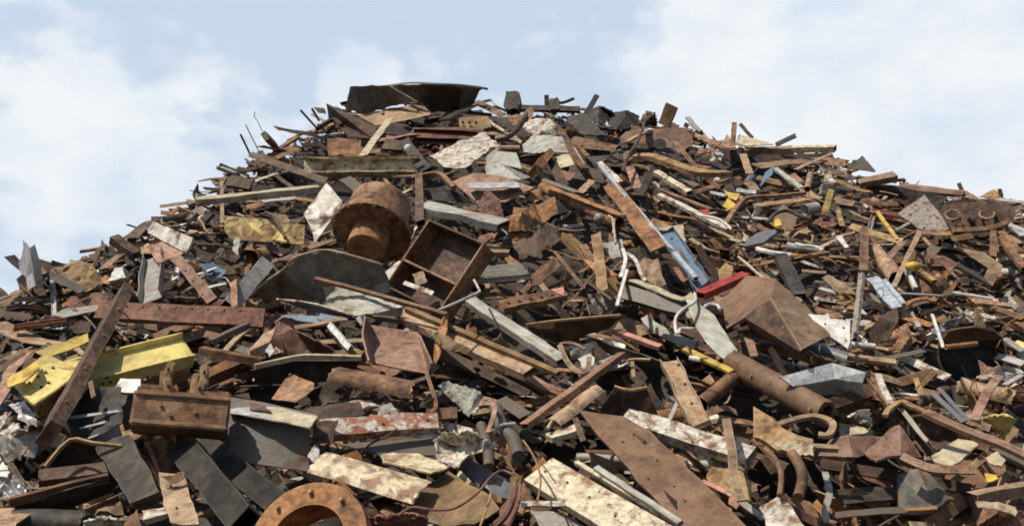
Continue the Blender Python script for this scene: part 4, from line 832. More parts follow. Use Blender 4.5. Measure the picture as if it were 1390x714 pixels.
T([(1385, 80), (1410, 68), (1432, 72)], 6, 'bk', 'hook', 'small black hook at the tip of the dark arched sheet', 'hook', o=.5)
P([(840, 195), (1000, 162), (1132, 136), (1172, 190), (1060, 215), (920, 242)], 'rt', 'metal_plate', 'light tan plate with a small hole below the black sheet at the peak', 'plate', n='U', o=.25, lm='light tan plate at the peak')
G([(690, 138, .3), (772, 172, .35), (920, 250, .3), (905, 300, .2), (800, 290, .2), (700, 205, .2)], [[0, 1, 2, 3, 4, 5]], 'rd', 'metal_plate', 'dark brown plate sloping left of the light tan plate at the peak', 'plate', .025, .03, lm='dark sloping plate')
P([(632, 155), (680, 160), (690, 185), (650, 180)], 'rd', 'metal_tab', 'small dark tab on the skyline left of the dark sloping plate', 'tab', n='F', o=.2)
lb_ = B('H', (592, 435), (1120, 430), 104, 'wy', 'steel_beam', 'cream beam of peeling paint lying level above the flanged barrel', 'beam', n=(-.05, -.98, .1), h=.9, o=.45, t=.03, lm='cream beam above the barrel')
B('F', (592, 386), (1120, 382), 24, 'ru', 'flat_bar', 'ochre edge bar resting along the top of the cream beam', 'bar', n='T', o=.8)
B('box', (92, 592), (655, 532), 42, 'ct', 'box_beam', 'long dusty tan beam reaching out to the left skyline', 'beam', n='U', h=.6, o=.4, lm='long dusty tan beam')
B('F', (340, 372), (690, 496), 30, 'rd', 'flat_bar', 'dark brown bar above the long dusty tan beam', 'bar', n='F', o=.45)
for k_, (a_, b_, r_, mt, lb) in enumerate([((295, 283), (338, 372), 5, 'rd', 'short dark rod sticking up on the left skyline, thicker one'), ((318, 238), (378, 358), 2.5, 'rb', 'thin wire rod sticking up on the left skyline, tallest of all'),
        ((573, 172), (640, 246), 5.5, 'rd', 'dark rod leaning left below the peak, lower of two'), ((625, 165), (656, 216), 6, 'rd', 'dark rod leaning left below the peak, upper of two')]):
    T([a_ + (.2,), b_ + (-.1,)], r_, mt, 'steel_rod', lb, 'rod', o=.1)
for a_, b_, w_, mt, kd, lb in [((460, 254), (650, 286), 20, 'rd', 'F', 'dark bar pointing left on the skyline beneath the leaning rods'), ((405, 290), (455, 338), 36, 'rd', 'U', 'short dark channel on the left skyline'),
        ((385, 335), (482, 356), 30, 'rp', 'F', 'pinkish stub just under the short dark channel'), ((470, 350), (556, 296), 24, 'rb', 'U', 'brown channel piece pointing up to the right near the dark channel'),
        ((440, 382), (552, 345), 34, 'rb', 'F', 'brown plate bar left of the cream beam'), ((335, 508), (455, 462), 22, 'wp', 'F', 'white chipped bar above the long dusty tan beam'),
        ((125, 530), (205, 536), 12, 'rd', 'F', 'tiny dark bar jutting out at the left end of the long dusty tan beam'), ((207, 500), (210, 690), 16, 'rt', 'F', 'thin upright tan bar crossing the long dusty tan beam'),
        ((240, 500), (350, 515), 60, 'rd', 'U', 'dark channel left above the long dusty tan beam'), ((450, 465), (540, 530), 16, 'rd', 'F', 'thin dark bar behind the white chipped bar'),
        ((780, 492), (862, 560), 66, 'gd', 'U', 'dark grey duct piece above the flanged barrel'), ((985, 582), (1082, 532), 13, 'ct', 'F', 'thin tan bar on the right of the flanged barrel'),
        ((860, 378), (985, 205), 30, 'ct', 'F', 'cream tan post leaning right below the peak'), ((905, 312), (1150, 270), 30, 'rt', 'F', 'tan bar behind the leaning cream post'),
        ((395, 590), (550, 575), 22, 'gz', 'F', 'grey bar under the long dusty tan beam'), ((330, 620), (395, 600), 24, 'rb', 'F', 'brown chunk bar below the grey bar on the left'),
        ((960, 330), (1050, 340), 60, 'rd', 'U', 'dark brown block above the cream beam'), ((1000, 480), (1224, 460), 20, 'rt', 'F', 'narrow tan bar at the right end of the cream beam')]:
    B(kd, a_, b_, w_, mt, {'F': 'flat_bar', 'U': 'channel_beam'}[kd], lb, 'bar' if kd == 'F' else 'beam', n='F' if mt in ('rd', 'rb') else 'U', o=.35)
P([(695, 302), (760, 298), (850, 312), (845, 380), (700, 378)], 'ro', 'metal_plate', 'orange rusted curved plate above the left end of the cream beam', 'plate', n='F', o=.35, crum=.05, lm='orange curved plate')
B('box', (1055, 318), (1155, 462), 58, 'bk', 'box_beam', 'blackened beam slanting at the right end of the cream beam', 'beam', n='F', o=.5)
bm = bmesh.new(); bmesh.ops.create_icosphere(bm, subdivisions=3, radius=.08)
ob = finish(bm, 'wh', 'float_ball', Matrix.Translation(at(*uv((1068, 345)), .75))); tag(ob, 'small white ball on the blackened beam beside the cream beam', 'ball')
T([(880, 535), (890, 512), (925, 508), (935, 530)], 8, 'rp', 'wire_loop', 'small pinkish handle loop on top of the flanged barrel', 'handle', o=1.0)
T([(650, 255), (720, 215), (760, 240)], 12, 'rd', 'bent_rod', 'dark bent rod on the slope left of the dark sloping plate', 'rod')
B('box', (1120, 470), (1125, 690), 45, 'rd', 'box_beam', 'dark upright post right of the flanged barrel', 'beam', n='F', o=.5)

# ---- top centre
K(560, 100, 3.4)
B('F', (292, 128), (422, 195), 28, 'rb', 'flat_bar', 'brown strut running down right from the dark arched sheet', 'bar', n='U', o=.3)
B('rib', (145, 214), (285, 150), 28, 'gd', 'ribbed_bar', 'dark ribbed bar below the dark arched sheet', 'bar', o=.4)
P([(155, 242), (190, 206), (350, 196), (362, 246), (300, 262)], 'ru', 'metal_plate', 'ochre plate pierced with holes under the ribbed bar', 'plate', n='F', o=.25)
B('I', (0, 285), (322, 290), 78, 'rr', 'steel_beam', 'red-brown beam with a bright top edge left of the crumpled white panel', 'beam', n=(0, -.8, .6), h=.35, o=.3, lm='red-brown beam near the peak')
B('F', (0, 256), (320, 266), 18, 'rt', 'flat_bar', 'tan edge strip on the red-brown beam near the peak', 'bar', n='T', o=.45)
G([(78, 382, .3), (180, 335, .45), (330, 275, .5), (402, 330, .45), (330, 370, .5), (245, 442, .3), (150, 432, .3)], [[0, 1, 5, 6], [1, 2, 3, 4, 5]], 'wp', 'crumpled_sheet', 'white crumpled panel with dark creases below the peak', 'panel', .012, .09, .03, o=.1, lm='white crumpled panel')
T([(375, 380), (400, 350), (450, 345), (495, 345)], 14, 'rt', 'bent_pipe', 'tan bent pipe elbow right of the white crumpled panel', 'pipe', o=.5)
T([(412, 308), (465, 275), (505, 225), (540, 170)], 14, 'rd', 'bent_pipe', 'dark bent pipe above the tan pipe elbow', 'pipe', o=.4)
P([(425, 165), (440, 116), (495, 114), (512, 165), (490, 195), (440, 195)], 'bk', 'steel_box', 'black box on the skyline just right of the peak', 'box', n='F', o=.1, thick=.3, lm='black skyline box')
B('box', (505, 160), (772, 168), 34, 'bk', 'box_beam', 'black beam lying level on the skyline right of the black box', 'beam', n='F', o=.2)
B('F', (618, 100), (622, 160), 24, 'bk', 'flat_bar', 'black stub standing up from the level skyline beam', 'bar', n='F', o=.2)
T([(640, 130), (690, 135), (746, 115)], 8, 'bk', 'bent_rod', 'black curved rod pointing right on the skyline', 'rod', o=.2)
B('U', (800, 190), (852, 102), 26, 'bk', 'channel_beam', 'black channel tilting up on the skyline right of the peak', 'beam', n='F', o=.2, lm='tilting black channel')
for pts, mt, lb in [([(640, 125), (670, 115), (690, 160), (660, 190), (630, 170)], 'bk', 'small black gear-like lump on the level skyline beam'),
        ([(790, 190), (860, 150), (920, 165), (940, 215), (860, 240)], 'bk', 'black crumpled sheet right of the tilting black channel'),
        ([(900, 230), (930, 180), (990, 175), (1050, 205), (1040, 250), (940, 260)], 'bk', 'black crumpled sheet in the middle of the dark skyline stretch'),
        ([(1040, 250), (1075, 170), (1120, 185), (1130, 240)], 'rd', 'dark brown upright scrap left of the tall brown bar'),
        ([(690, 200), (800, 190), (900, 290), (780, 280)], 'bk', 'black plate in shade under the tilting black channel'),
        ([(440, 200), (500, 190), (560, 160), (540, 250), (460, 240)], 'rb', 'brown crumpled scrap below the black skyline box'),
        ([(920, 290), (980, 250), (1060, 250), (1000, 300)], 'rb', 'brown plate scrap left of the pinkish end beam')]:
    us = [(p[0], p[1], .15 + .25*((i*7) % 3)/2) for i, p in enumerate(pts)]
    G(us, [list(range(len(us)))], mt, 'crumpled_sheet', lb, 'sheet', .02, .12, .05, o=.1)
B('U', (1158, 240), (1200, 145), 62, 'rb', 'channel_beam', 'tall brown channel standing up on the skyline right of the peak', 'beam', n=(-.2, -.95, .2), h=.4, o=.25, lm='tall brown skyline channel')
G([(508, 245, .4), (560, 210, .6), (632, 208, .65), (662, 240, .6), (655, 288, .45), (600, 275, .6), (560, 290, .4), (520, 270, .5)], [[0, 1, 7], [1, 2, 5, 6, 7], [2, 3, 4, 5]], 'wp', 'folded_sheet', 'bright white and black folded sheet near the top centre', 'sheet', .012, .07, .03, o=.1, lm='bright folded white sheet')
G([(505, 330, .3), (560, 285, .5), (690, 292, .55), (722, 370, .4), (640, 365, .45), (515, 370, .3)], [[0, 1, 2, 3, 4, 5]], 'gr', 'folded_sheet', 'grey-green curled sheet below the bright folded white sheet', 'sheet', .012, .05, .02, o=.12, lm='grey-green curled sheet')
G([(640, 378, .35), (735, 372, .45), (752, 420, .35), (670, 445, .25)], [[0, 1, 2, 3]], 'ct', 'folded_sheet', 'cream corner of sheet under the grey-green curled sheet', 'sheet', .012, .03, .02, o=.1)
T([(640, 222), (690, 275), (725, 340), (760, 400), (800, 440)], 0, 'rb', 'curved_strap', 'brown curved strap hugging the right of the bright folded white sheet', 'strap', flat=(34, 10), o=.6, n=(.2, -.6, .8))
B('shell', (740, 320), (945, 345), 100, 'rb', 'rounded_casing', 'brown dusty rounded casing with a tapered nose right of top centre', 'casing', n='U', h=.4, o=.35, taper=.55, lm='rounded brown casing')
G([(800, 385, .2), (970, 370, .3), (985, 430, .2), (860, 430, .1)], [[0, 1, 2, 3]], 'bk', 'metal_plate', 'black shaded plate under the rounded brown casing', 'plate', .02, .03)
G([(185, 500, .3), (290, 462, .5), (420, 478, .5), (560, 530, .45), (430, 595, .2), (300, 600, .15)], [[0, 1, 2, 3, 4, 5]], 'rp', 'metal_plate', 'broad pinkish grey plate in the upper centre', 'plate', .02, .03, o=.12, lm='broad pinkish plate')
P([(250, 505), (480, 500), (500, 525), (260, 530)], 'gz', 'metal_strip', 'grey strip lying on the broad pinkish plate', 'strip', n='T', o=.6, thick=.015)
G([(335, 420, .4), (400, 412, .5), (545, 478, .4), (500, 490, .3), (340, 470, .25)], [[0, 1, 2, 3, 4]], 'gy', 'metal_plate', 'grey plate behind the broad pinkish plate', 'plate', .015, .02, o=.15)
G([(335, 385, .4), (375, 355, .5), (480, 365, .5), (505, 440, .3), (400, 415, .3), (345, 425, .3)], [[0, 1, 2, 3, 4, 5]], 'gr', 'bent_sheet', 'pale grey-green bent sheet right of the white crumpled panel', 'sheet', .012, .03, o=.12)
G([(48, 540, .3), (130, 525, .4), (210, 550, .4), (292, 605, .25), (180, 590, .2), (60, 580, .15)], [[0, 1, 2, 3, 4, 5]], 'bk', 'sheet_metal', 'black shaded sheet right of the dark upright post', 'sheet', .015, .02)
T([(0, 490, 0), (60, 470, .1), (130, 470, .15), (190, 530, .1)], 0, 'rb', 'curved_strap', 'brown bent lip above the black shaded sheet', 'strap', flat=(20, 24), o=.45)
G([(298, 592, .4), (352, 540, .6), (400, 580, .6), (418, 665, .35), (312, 642, .3)], [[0, 1, 2, 3, 4]], 'rr', 'curved_plate', 'glossy red-brown curved flap in the upper centre', 'plate', .015, .06, .01, o=.12, lm='red-brown curved flap')
B('C', (558, 452), (620, 378), 40, 'ro', 'channel_beam', 'short orange-brown channel pointing up right of the broad pinkish plate', 'beam', n='Lf', o=.5)
G([(415, 668, .4), (500, 638, .6), (570, 610, .5), (655, 568, .65), (668, 640, .45), (600, 690, .3), (520, 725, .3), (440, 730, .25)], [[0, 1, 6, 7], [1, 2, 5, 6], [2, 3, 4, 5]], 'ro', 'folded_sheet', 'orange rusted folded sheet with wavy creases in the upper centre', 'sheet', .015, .06, .02, o=.14, lm='orange folded sheet')
P([(515, 560), (590, 530), (598, 580), (530, 590)], 'ro', 'metal_plate', 'small orange square plate above the orange folded sheet', 'plate', n='F', o=.4)
B('pipe', (600, 525), (955, 690), 56, 'rb', 'steel_pipe', 'long brown grey pipe sloping down toward the grey dome', 'pipe', o=.45, lm='long sloping pipe', dent=0)
B('F', (600, 512), (975, 655), 22, 'ro', 'flat_bar', 'orange rusted strip along the top of the long sloping pipe', 'bar', n='T', o=.62)
bm = bmesh.new(); bmesh.ops.create_icosphere(bm, subdivisions=3, radius=.085)
ob = finish(bm, 'st', 'steel_dome', Matrix.Translation(at(*uv((862, 668)), .62))); tag(ob, 'round grey dome shining at the lower end of the long sloping pipe', 'dome', lm='grey dome')
T([(905, 655), (930, 680), (925, 740)], 5, 'ct', 'wire', 'cream thin wire hanging right of the grey dome', 'wire', o=.6)
T([(972, 455, .1), (990, 390, .15), (1035, 320, .2), (1072, 225, .1)], 8, 'rd', 'bent_rod', 'dark long bent rod standing left of the pinkish end beam', 'rod', o=.6)
P([(960, 295), (985, 270), (1224, 250), (1290, 255), (1290, 330), (1230, 370), (1200, 345), (960, 330)], 'rp', 'metal_plate', 'pinkish brown beam web with a round hole near the right skyline', 'plate', n='F', o=.3, lm='pinkish holed web')
T([(990, 318), (1060, 280), (1160, 258), (1290, 262)], 0, 'rt', 'flat_strip', 'tan flange strip curving along the top of the pinkish holed web', 'strip', flat=(26, 10), n='T', o=.5)
lathe((1143, 327), (-.1, -.95, .2), [(0, 0), (0, 30), (6, 30), (6, 0)], 'bk', 'hole_shade_disc', 'round black disc for the dark of the hole in the pinkish holed web', 'disc', o=.62, segs=24)  # black disc paints the dark inside the hole
B('F', (950, 330), (1095, 335), 24, 'rd', 'flat_bar', 'dark brown bar left below the pinkish holed web', 'bar', n='F', o=.4)
B('F', (1000, 430), (1040, 530), 42, 'rp', 'flat_bar', 'small pinkish bar below the dark long bent rod', 'bar', n='F', o=.4)
for a_, b_, w_, mt, lb in [((600, 490), (755, 545), 16, 'gd', 'thin dark grey bar above the long sloping pipe'), ((770, 550), (830, 495), 28, 'rt', 'tan stub right above the long sloping pipe'),
        ((640, 400), (700, 520), 45, 'rd', 'dark brown block under the cream corner of sheet'), ((720, 450), (900, 480), 60, 'rd', 'dark brown slab left of the orange plank'),
        ((740, 345), (800, 450), 24, 'wp', 'white chipped bar right of the curved strap'), ((860, 410), (960, 500), 24, 'wp', 'white chipped bar left of the small pinkish bar'),
        ((690, 600), (760, 560), 40, 'rd', 'dark bar behind the long sloping pipe'), ((1045, 570), (1118, 435), 38, 'bk', 'black post right of the small pinkish bar'),
        ((680, 460), (740, 480), 40, 'rr', 'red-brown chunk above the long sloping pipe'), ((180, 640), (300, 620), 24, 'rb', 'brown bar above the long pale grey plank')]:
    B('F' if mt != 'bk' else 'solid', a_, b_, w_, mt, 'flat_bar', lb, 'bar', n='F', o=.4)
B('box', (50, 615), (418, 700), 66, 'gr', 'box_beam', 'long pale grey plank right of the flanged barrel top', 'beam', n=(-.05, -.55, .85), h=.4, o=.5, lm='long pale grey plank')

# ---- centre right
K(680, 300, 3.4)
B('F', (508, -165), (728, 128), 72, 'ro', 'flat_bar', 'wide orange-brown plank slanting in the upper middle right', 'bar', n=(-.3, -.7, .65), o=.6, lm='orange-brown plank', t=.03)
B('box', (455, -255), (900, 268), 26, 'bp', 'steel_rail', 'long thin pale blue rail slanting beside the orange-brown plank', 'rail', n=(-.1, -.7, .7), h=.8, o=.62, lm='thin pale blue rail')
B('C', (762, 45), (935, 300), 84, 'bl', 'channel_beam', 'faded blue channel lying right of the thin pale blue rail', 'beam', n=(-.25, -.75, .6), h=.4, o=.55, lm='faded blue channel')
P([(760, 120), (830, 130), (900, 230), (930, 310), (870, 270)], 'bg', 'metal_plate', 'blue-grey crumpled web under the faded blue channel', 'plate', n='F', o=.45, crum=.05)
rbx = B('box', (915, 345), (1132, 252), 56, 'rg', 'box_beam', 'bright red steel box beam in the middle right', 'beam', n=(-.2, -.6, .75), h=.6, o=.55, lm='red box beam', dent=0)
B('F', (960, 385), (1100, 330), 14, 'rt', 'flat_bar', 'tan thin bar just under the bright red box beam', 'bar', n='F', o=.5)
P([(848, 350), (905, 380), (985, 440), (1060, 550), (1112, 642), (1092, 672), (1020, 640), (940, 560), (880, 450)], 'gr', 'metal_plate', 'pale lens-shaped sheet pointing down right beside the white tube loop', 'sheet', n=(-.3, -.7, .65), o=.6, lm='pale lens-shaped sheet')
T([(895, 335), (895, 372), (845, 405), (808, 445), (806, 500), (820, 518), (830, 498), (885, 497)], 8, 'wh', 'bent_tube', 'white bent tube loop beside the pale lens-shaped sheet', 'tube', o=.85, lm='white tube loop')
B('U', (845, 590), (1065, 698), 34, 'yl', 'channel_beam', 'narrow mustard channel below the pale lens-shaped sheet', 'beam', n='U', o=.45, lm='narrow mustard channel')
T([(870, 630), (920, 640)], 12, 'wh', 'short_tube', 'short white tube on the narrow mustard channel', 'tube', o=.7)
K(980, 370, 3.4)
K(0, 0, 1)
hood = [(980, 408, .45), (1013, 374, .75), (1052, 378, .85), (1092, 415, .8), (1046, 408, 1.05), (1012, 430, .75), (986, 446, .4), (1087, 476, .85), (1022, 452, .30), (1126, 456, .75)]
G(hood, [[0, 1, 2, 4, 5, 6], [2, 3, 4]], 'rs', 'folded_sheet', 'big brown folded sheet metal hood below the red box beam', 'sheet', .02, .0, .003, o=.12, lm='big brown folded hood', smooth=10)
G(hood, [[5, 4, 7, 8]], 'rd', 'shaded_fold', '', '', .02, .02, .0, o=.125, parent=HERO[-1][0], smooth=10)  # down-turned facet: its shade put into dark rust
G(hood, [[4, 3, 9, 7]], 'rt', 'lit_fold', '', '', .02, .0, .0, o=.125, parent=HERO[-1][0], smooth=10)  # up-turned facet: its light put into the tan colour
K(980, 370, 3.4)
B('U', (110, 270), (150, 390), 36, 'rp', 'channel_beam', 'pinkish short channel under the left corner of the brown folded hood', 'beam', n='F', o=.5)
B('F', (150, 330), (190, 300), 26, 'ro', 'flat_bar', 'tiny orange bar under the brown folded hood', 'bar', o=.5)
K(680, 300, 3.4)
B('F', (440, 60), (470, 325), 48, 'ru', 'flat_bar', 'upright ochre plank in the centre right', 'bar', n=(-.3, -.9, .3), o=.6, lm='upright ochre plank')
P([(378, 170), (455, 200), (540, 248), (455, 262)], 'ro', 'metal_plate', 'orange triangular plate crossing behind the upright ochre plank', 'plate', n='U', o=.45)
B('I', (560, 330), (850, 415), 82, 'gd', 'steel_beam', 'dark grey beam right of the upright ochre plank', 'beam', n='F', h=.5, o=.45, lm='dark grey beam in the centre right')
B('F', (600, 270), (850, 368), 26, 'ct', 'flat_bar', 'cream chipped strip along the top, the lit face of the dark grey beam in the centre right', 'bar', n='T', o=.6)  # cream strip carries the light on the beam's top
P([(635, 180), (700, 172), (725, 180), (762, 300), (720, 312), (668, 262)], 'rt', 'ribbed_plate', 'tan pleated plate above the dark grey beam in the centre right', 'plate', n='U', o=.6, rib=(38, .03), crum=.01)
T([(562, 130), (575, 180), (552, 260)], 0, 'wh', 'flat_strip', 'white thin upright strip right of the ochre plank, upper piece', 'strip', flat=(18, 8), o=.6, n='F')
T([(582, 225), (555, 320), (535, 392)], 0, 'wh', 'flat_strip', 'white thin upright strip right of the ochre plank, lower piece', 'strip', flat=(16, 8), o=.65, n='F')
T([(580, 150), (620, 180), (650, 250), (670, 280)], 0, 'wp', 'flat_strip', 'white chipped strap hanging left of the tan pleated plate', 'strap', flat=(18, 8), o=.62, n='F')
B('box', (520, 505), (738, 585), 34, 'pk', 'steel_bar', 'salmon red bar above the narrow mustard channel', 'bar', o=.45, lm='salmon bar')
G([(118, 480, .3), (250, 462, .45), (430, 445, .5), (552, 436, .5), (500, 495, .3), (380, 530, .2), (240, 560, .15), (150, 540, .15)], [[0, 1, 2, 3, 4, 5, 6, 7]], 'rd', 'curved_plate', 'dark boat-shaped plate with a thin ochre rim in the centre', 'plate', .02, .03, .01, o=.18, lm='dark boat-shaped plate')
T([(118, 480, .3), (250, 462, .45), (430, 445, .5), (552, 436, .5)], 0, 'ru', 'plate_rim', 'thin ochre rim along the dark boat-shaped plate', 'strip', flat=(9, 11), o=.2)
B('U', (0, 395), (292, 338), 66, 'rb', 'channel_beam', 'dusty brown channel with round holes left of centre right', 'beam', n=(0, -.7, .7), o=.5, lm='holed brown channel')
P([(230, 318), (288, 302), (292, 345), (270, 335)], 'pk', 'metal_tab', 'salmon corner tab on the holed brown channel', 'tab', n='U', o=.75)
P([(-20, 235), (60, 215), (112, 280), (-20, 285)], 'gr', 'metal_plate', 'grey-green plate end above the holed brown channel', 'plate', n='U', o=.35)
P([(130, 255), (245, 168), (275, 205), (175, 290), (140, 300)], 'rb', 'metal_plate', 'brown slanted plate left of the upright ochre plank', 'plate', n='Lf', o=.5)
B('F', (248, 142), (385, 312), 14, 'rb', 'flat_bar', 'thin brown bar slanting right of the slanted plate', 'bar', n='F', o=.7)
B('F', (385, 270), (510, 362), 12, 'rd', 'flat_bar', 'thin dark bar below the upright ochre plank', 'bar', n='F', o=.6)
P([(400, 340), (500, 330), (540, 400), (450, 440)], 'gd', 'metal_plate', 'rounded dark grey plate above the boat-shaped plate', 'plate', n='F', o=.3, crum=.05)
T([(272, 572), (290, 565), (340, 570), (388, 592)], 0, 'rp', 'curved_strap', 'pinkish strap ring above the tan ridged beam end, upper arc', 'strap', flat=(14, 10), o=.6)
T([(272, 575), (300, 640), (345, 690), (395, 690), (408, 630)], 0, 'rt', 'curved_strap', 'tan strap ring above the tan ridged beam end, lower arc', 'strap', flat=(24, 12), o=.6, n='F')
T([(548, 660), (600, 640), (690, 640)], 0, 'rt', 'curved_strap', 'tan curled strap right of the plain diagonal bar tip', 'strap', flat=(14, 10), o=.55)
B('F', (605, 645), (612, 720), 16, 'rt', 'flat_bar', 'tan peg under the curled strap', 'bar', n='F', o=.45)
T([(515, -10), (522, 40), (530, 105)], 6, 'ct', 'wire', 'cream thin tube upright left of the orange-brown plank', 'wire', o=.6)
P([(470, 105), (560, 95), (575, 160), (500, 175)], 'gy', 'metal_plate', 'grey dented plate left of the white upright strips', 'plate', n='U', o=.4, crum=.05)
P([(60, -60), (160, -40), (130, 60), (60, 110), (40, 60)], 'ro', 'bent_sheet', 'orange bent sheet at the top of the dark stack in the centre', 'sheet', n='F', o=.4, crum=.06)
G([(60, 110, .3), (150, 50, .5), (260, 10, .5), (270, 90, .4), (180, 150, .3), (80, 170, .2)], [[0, 1, 2, 3, 4, 5]], 'rd', 'crumpled_sheet', 'dark brown crumpled sheet below the orange folded sheet', 'sheet', .02, .10, .03, o=.1)
B('box', (380, 120), (420, 190), 40, 'rb', 'steel_bar', 'brown block left of the upright ochre plank', 'bar', o=.4)
P([(1000, 230), (1040, 190), (1070, 215), (1060, 260), (1010, 275)], 'ru', 'metal_plate', 'ochre plate just above the bright red box beam', 'plate', n='U', o=.4)
T([(935, 400), (960, 385), (1000, 390), (1010, 410)], 8, 'wh', 'bent_tube', 'short white tube arc right of the white tube loop', 'tube', o=.75)
B('box', (1095, 165), (1230, 280), 14, 'wp', 'steel_rail', 'thin white rail above the brown folded hood, left part', 'rail', o=.6)
B('box', (1225, 275), (1400, 415), 20, 'rt', 'steel_rail', 'thin tan rail lying behind the brown folded hood', 'rail', o=.55)

# ---- right
K(1030, 300, 3.4)
P([(225, 425), (300, 440), (315, 422), (330, 450), (425, 460), (415, 592), (330, 530), (260, 470)], 'wh', 'sheet_metal', 'cream white panel right of the brown folded hood', 'panel', n=(-.2, -.85, .5), o=.95, lm='cream white panel')
T([(418, 460), (412, 530), (412, 600)], 0, 'rr', 'side_strip', 'red-brown edge strip on the right of the cream white panel', 'strip', flat=(12, 10), o=.75, n='F')
P([(-15, 58), (40, 42), (76, 38), (84, 52), (20, 98), (-70, 118), (-60, 90)], 'bg', 'metal_plate', 'blue-grey rounded plate near the start of the right slope', 'plate', n='U', o=.5, thick=.04, lm='blue-grey rounded plate')
B('pipe', (130, 118), (300, 138), 42, 'gz', 'gas_bottle', 'grey-white tank with rounded end lying on the right slope', 'tank', o=.45, lm='grey-white tank', taper=.7, dent=0)
T([(-10, 130), (50, 145), (110, 155), (150, 160)], 13, 'wh', 'bent_tube', 'white rusty tube left of the grey-white tank', 'tube', o=.45)
T([(150, 160), (200, 165), (250, 160), (300, 150)], 13, 'ro', 'bent_tube', 'orange rusted tube under the grey-white tank', 'tube', o=.42)
B('F', (490, 32), (482, 235), 36, 'rp', 'flat_bar', 'tall pinkish brown post on the right slope', 'bar', n=(-.2, -.9, .3), o=.6, lm='tall pinkish post', t=.05)
B('box', (478, 235), (440, 552), 34, 'st', 'steel_bar', 'speckled grey bar continuing below the tall pinkish post', 'bar', n='Lf', o=.55, lm='speckled grey bar')
B('pipe', (540, 135), (640, 270), 62, 'rt', 'cone_pipe', 'tan tapered pipe lying right of the tall pinkish post', 'pipe', o=.4, taper=1.3, lm='tan tapered pipe', dent=0)
B('F', (528, 262), (635, 398), 50, 'bp', 'painted_sheet', 'pale blue and white painted panel strip, left of the pair', 'panel', n='U', o=.6, lm='pale blue panels')
B('U', (578, 272), (672, 385), 24, 'bp', 'painted_sheet', 'pale blue and white painted panel strip, right of the pair', 'panel', n='U', o=.65)
T([(545, 320), (560, 310), (575, 325), (572, 350), (555, 350), (545, 330)], 2.5, 'bl', 'ring_mark', 'thin blue ring mark on the left pale blue panel', 'mark', o=.82)
B('F', (740, 50), (622, 302), 22, 'rt', 'flat_bar', 'long thin tan plank slanting right of the tapered pipe', 'bar', n='F', o=.65, lm='long thin tan plank')
bm = bmesh.new(); bmesh.ops.create_icosphere(bm, subdivisions=2, radius=.09); bmesh.ops.scale(bm, vec=(1.3, 1, .8), verts=bm.verts[:])
ob = finish(bm, 'yl', 'valve_cap', Matrix.Translation(at(*uv((712, 210)), .65))); tag(ob, 'small yellow cap right of the long thin tan plank', 'cap', lm='yellow cap')
B('L', (682, 220), (722, 312), 26, 'wh', 'angle_bar', 'white and yellow angle bar under the small yellow cap', 'bar', n='F', o=.5)
B('box', (720, 215), (810, 280), 30, 'yr', 'steel_bar', 'olive bar right of the small yellow cap', 'bar', o=.45)
P([(940, 140), (1040, 148), (1125, 212), (1080, 302), (1040, 262), (1060, 220)], 'rt', 'metal_plate', 'tan bent plate on the right slope near the border', 'plate', n='U', o=.45, lm='tan bent plate')
P([(770, 160), (860, 165), (915, 200), (880, 240), (850, 205)], 'rr', 'metal_plate', 'red-brown plate left of the tan bent plate', 'plate', n='U', o=.4)
B('box', (905, 200), (1082, 300), 30, 'bk', 'steel_bar', 'black bar sloping below the tan bent plate', 'bar', o=.35)
T([(895, 330), (1075, 358)], 7, 'wh', 'thin_tube', 'long thin white tube lying on the right slope', 'tube', o=.6, lm='long thin white tube')
T([(640, 335), (760, 340), (850, 346)], 6, 'gz', 'thin_tube', 'thin grey tube left of the long thin white tube', 'tube', o=.55)
G([(300, 262, .4), (330, 250, .5), (450, 335, .5), (445, 368, .3), (380, 345, .4), (360, 330, .4)], [[0, 1, 2, 3, 4, 5]], 'rt', 'bent_plate', 'tan bent plate left of the speckled grey bar', 'plate', .02, .04, o=.1)
G([(350, 375, .3), (385, 320, .5), (440, 365, .4), (400, 385, .4)], [[0, 1, 2, 3]], 'yr', 'bent_plate', 'small olive bent plate below the tan bent plate left of the speckled bar', 'plate', .02, .05, o=.1)
B('pipe', (425, 570), (538, 580), 30, 'wh', 'short_pipe', 'short white pipe below the cream white panel', 'pipe', o=.5, dent=0, lm='short white pipe')
B('half', (180, 560), (420, 640), 62, 'bg', 'rolled_sheet', 'blue-grey rolled sheet under the brown folded hood', 'sheet', o=.35, h=.4)
B('half', (-20, 570), (400, 690), 50, 'rb', 'rolled_sheet', 'dark brown rolled sheet behind the silver-blue box', 'sheet', o=.3)
B('U', (412, 625), (632, 655), 34, 'rt', 'channel_beam', 'tan channel below the short white pipe', 'beam', n='U', o=.5, lm='tan channel')
dr, mwd = lathe((985, 615), (-.25, -.9, -.05), [(-150, 0), (-150, 140), (0, 152), (0, 145), (-140, 132), (-140, 0)], 'bk', 'open_drum', 'black hollow drum gaping on the right', 'drum', o=.25, segs=44, lm='black hollow drum')
G([(830, 560, .5), (870, 500, .7), (1000, 480, .8), (1085, 500, .7), (1125, 540, .5), (1000, 545, .5)], [[0, 1, 2, 3, 4, 5]], 'rd', 'curved_sheet', 'dark sheet hood over the black hollow drum', 'sheet', .02, .04, o=.1)
B('pipe', (862, 582), (1005, 566), 24, 'ro', 'short_pipe', 'orange rusted tube crossing the mouth of the black hollow drum', 'pipe', o=.9, dent=0)
B('F', (800, 430), (852, 585), 14, 'wh', 'flat_bar', 'thin white bar left of the black hollow drum', 'bar', n='F', o=.8)
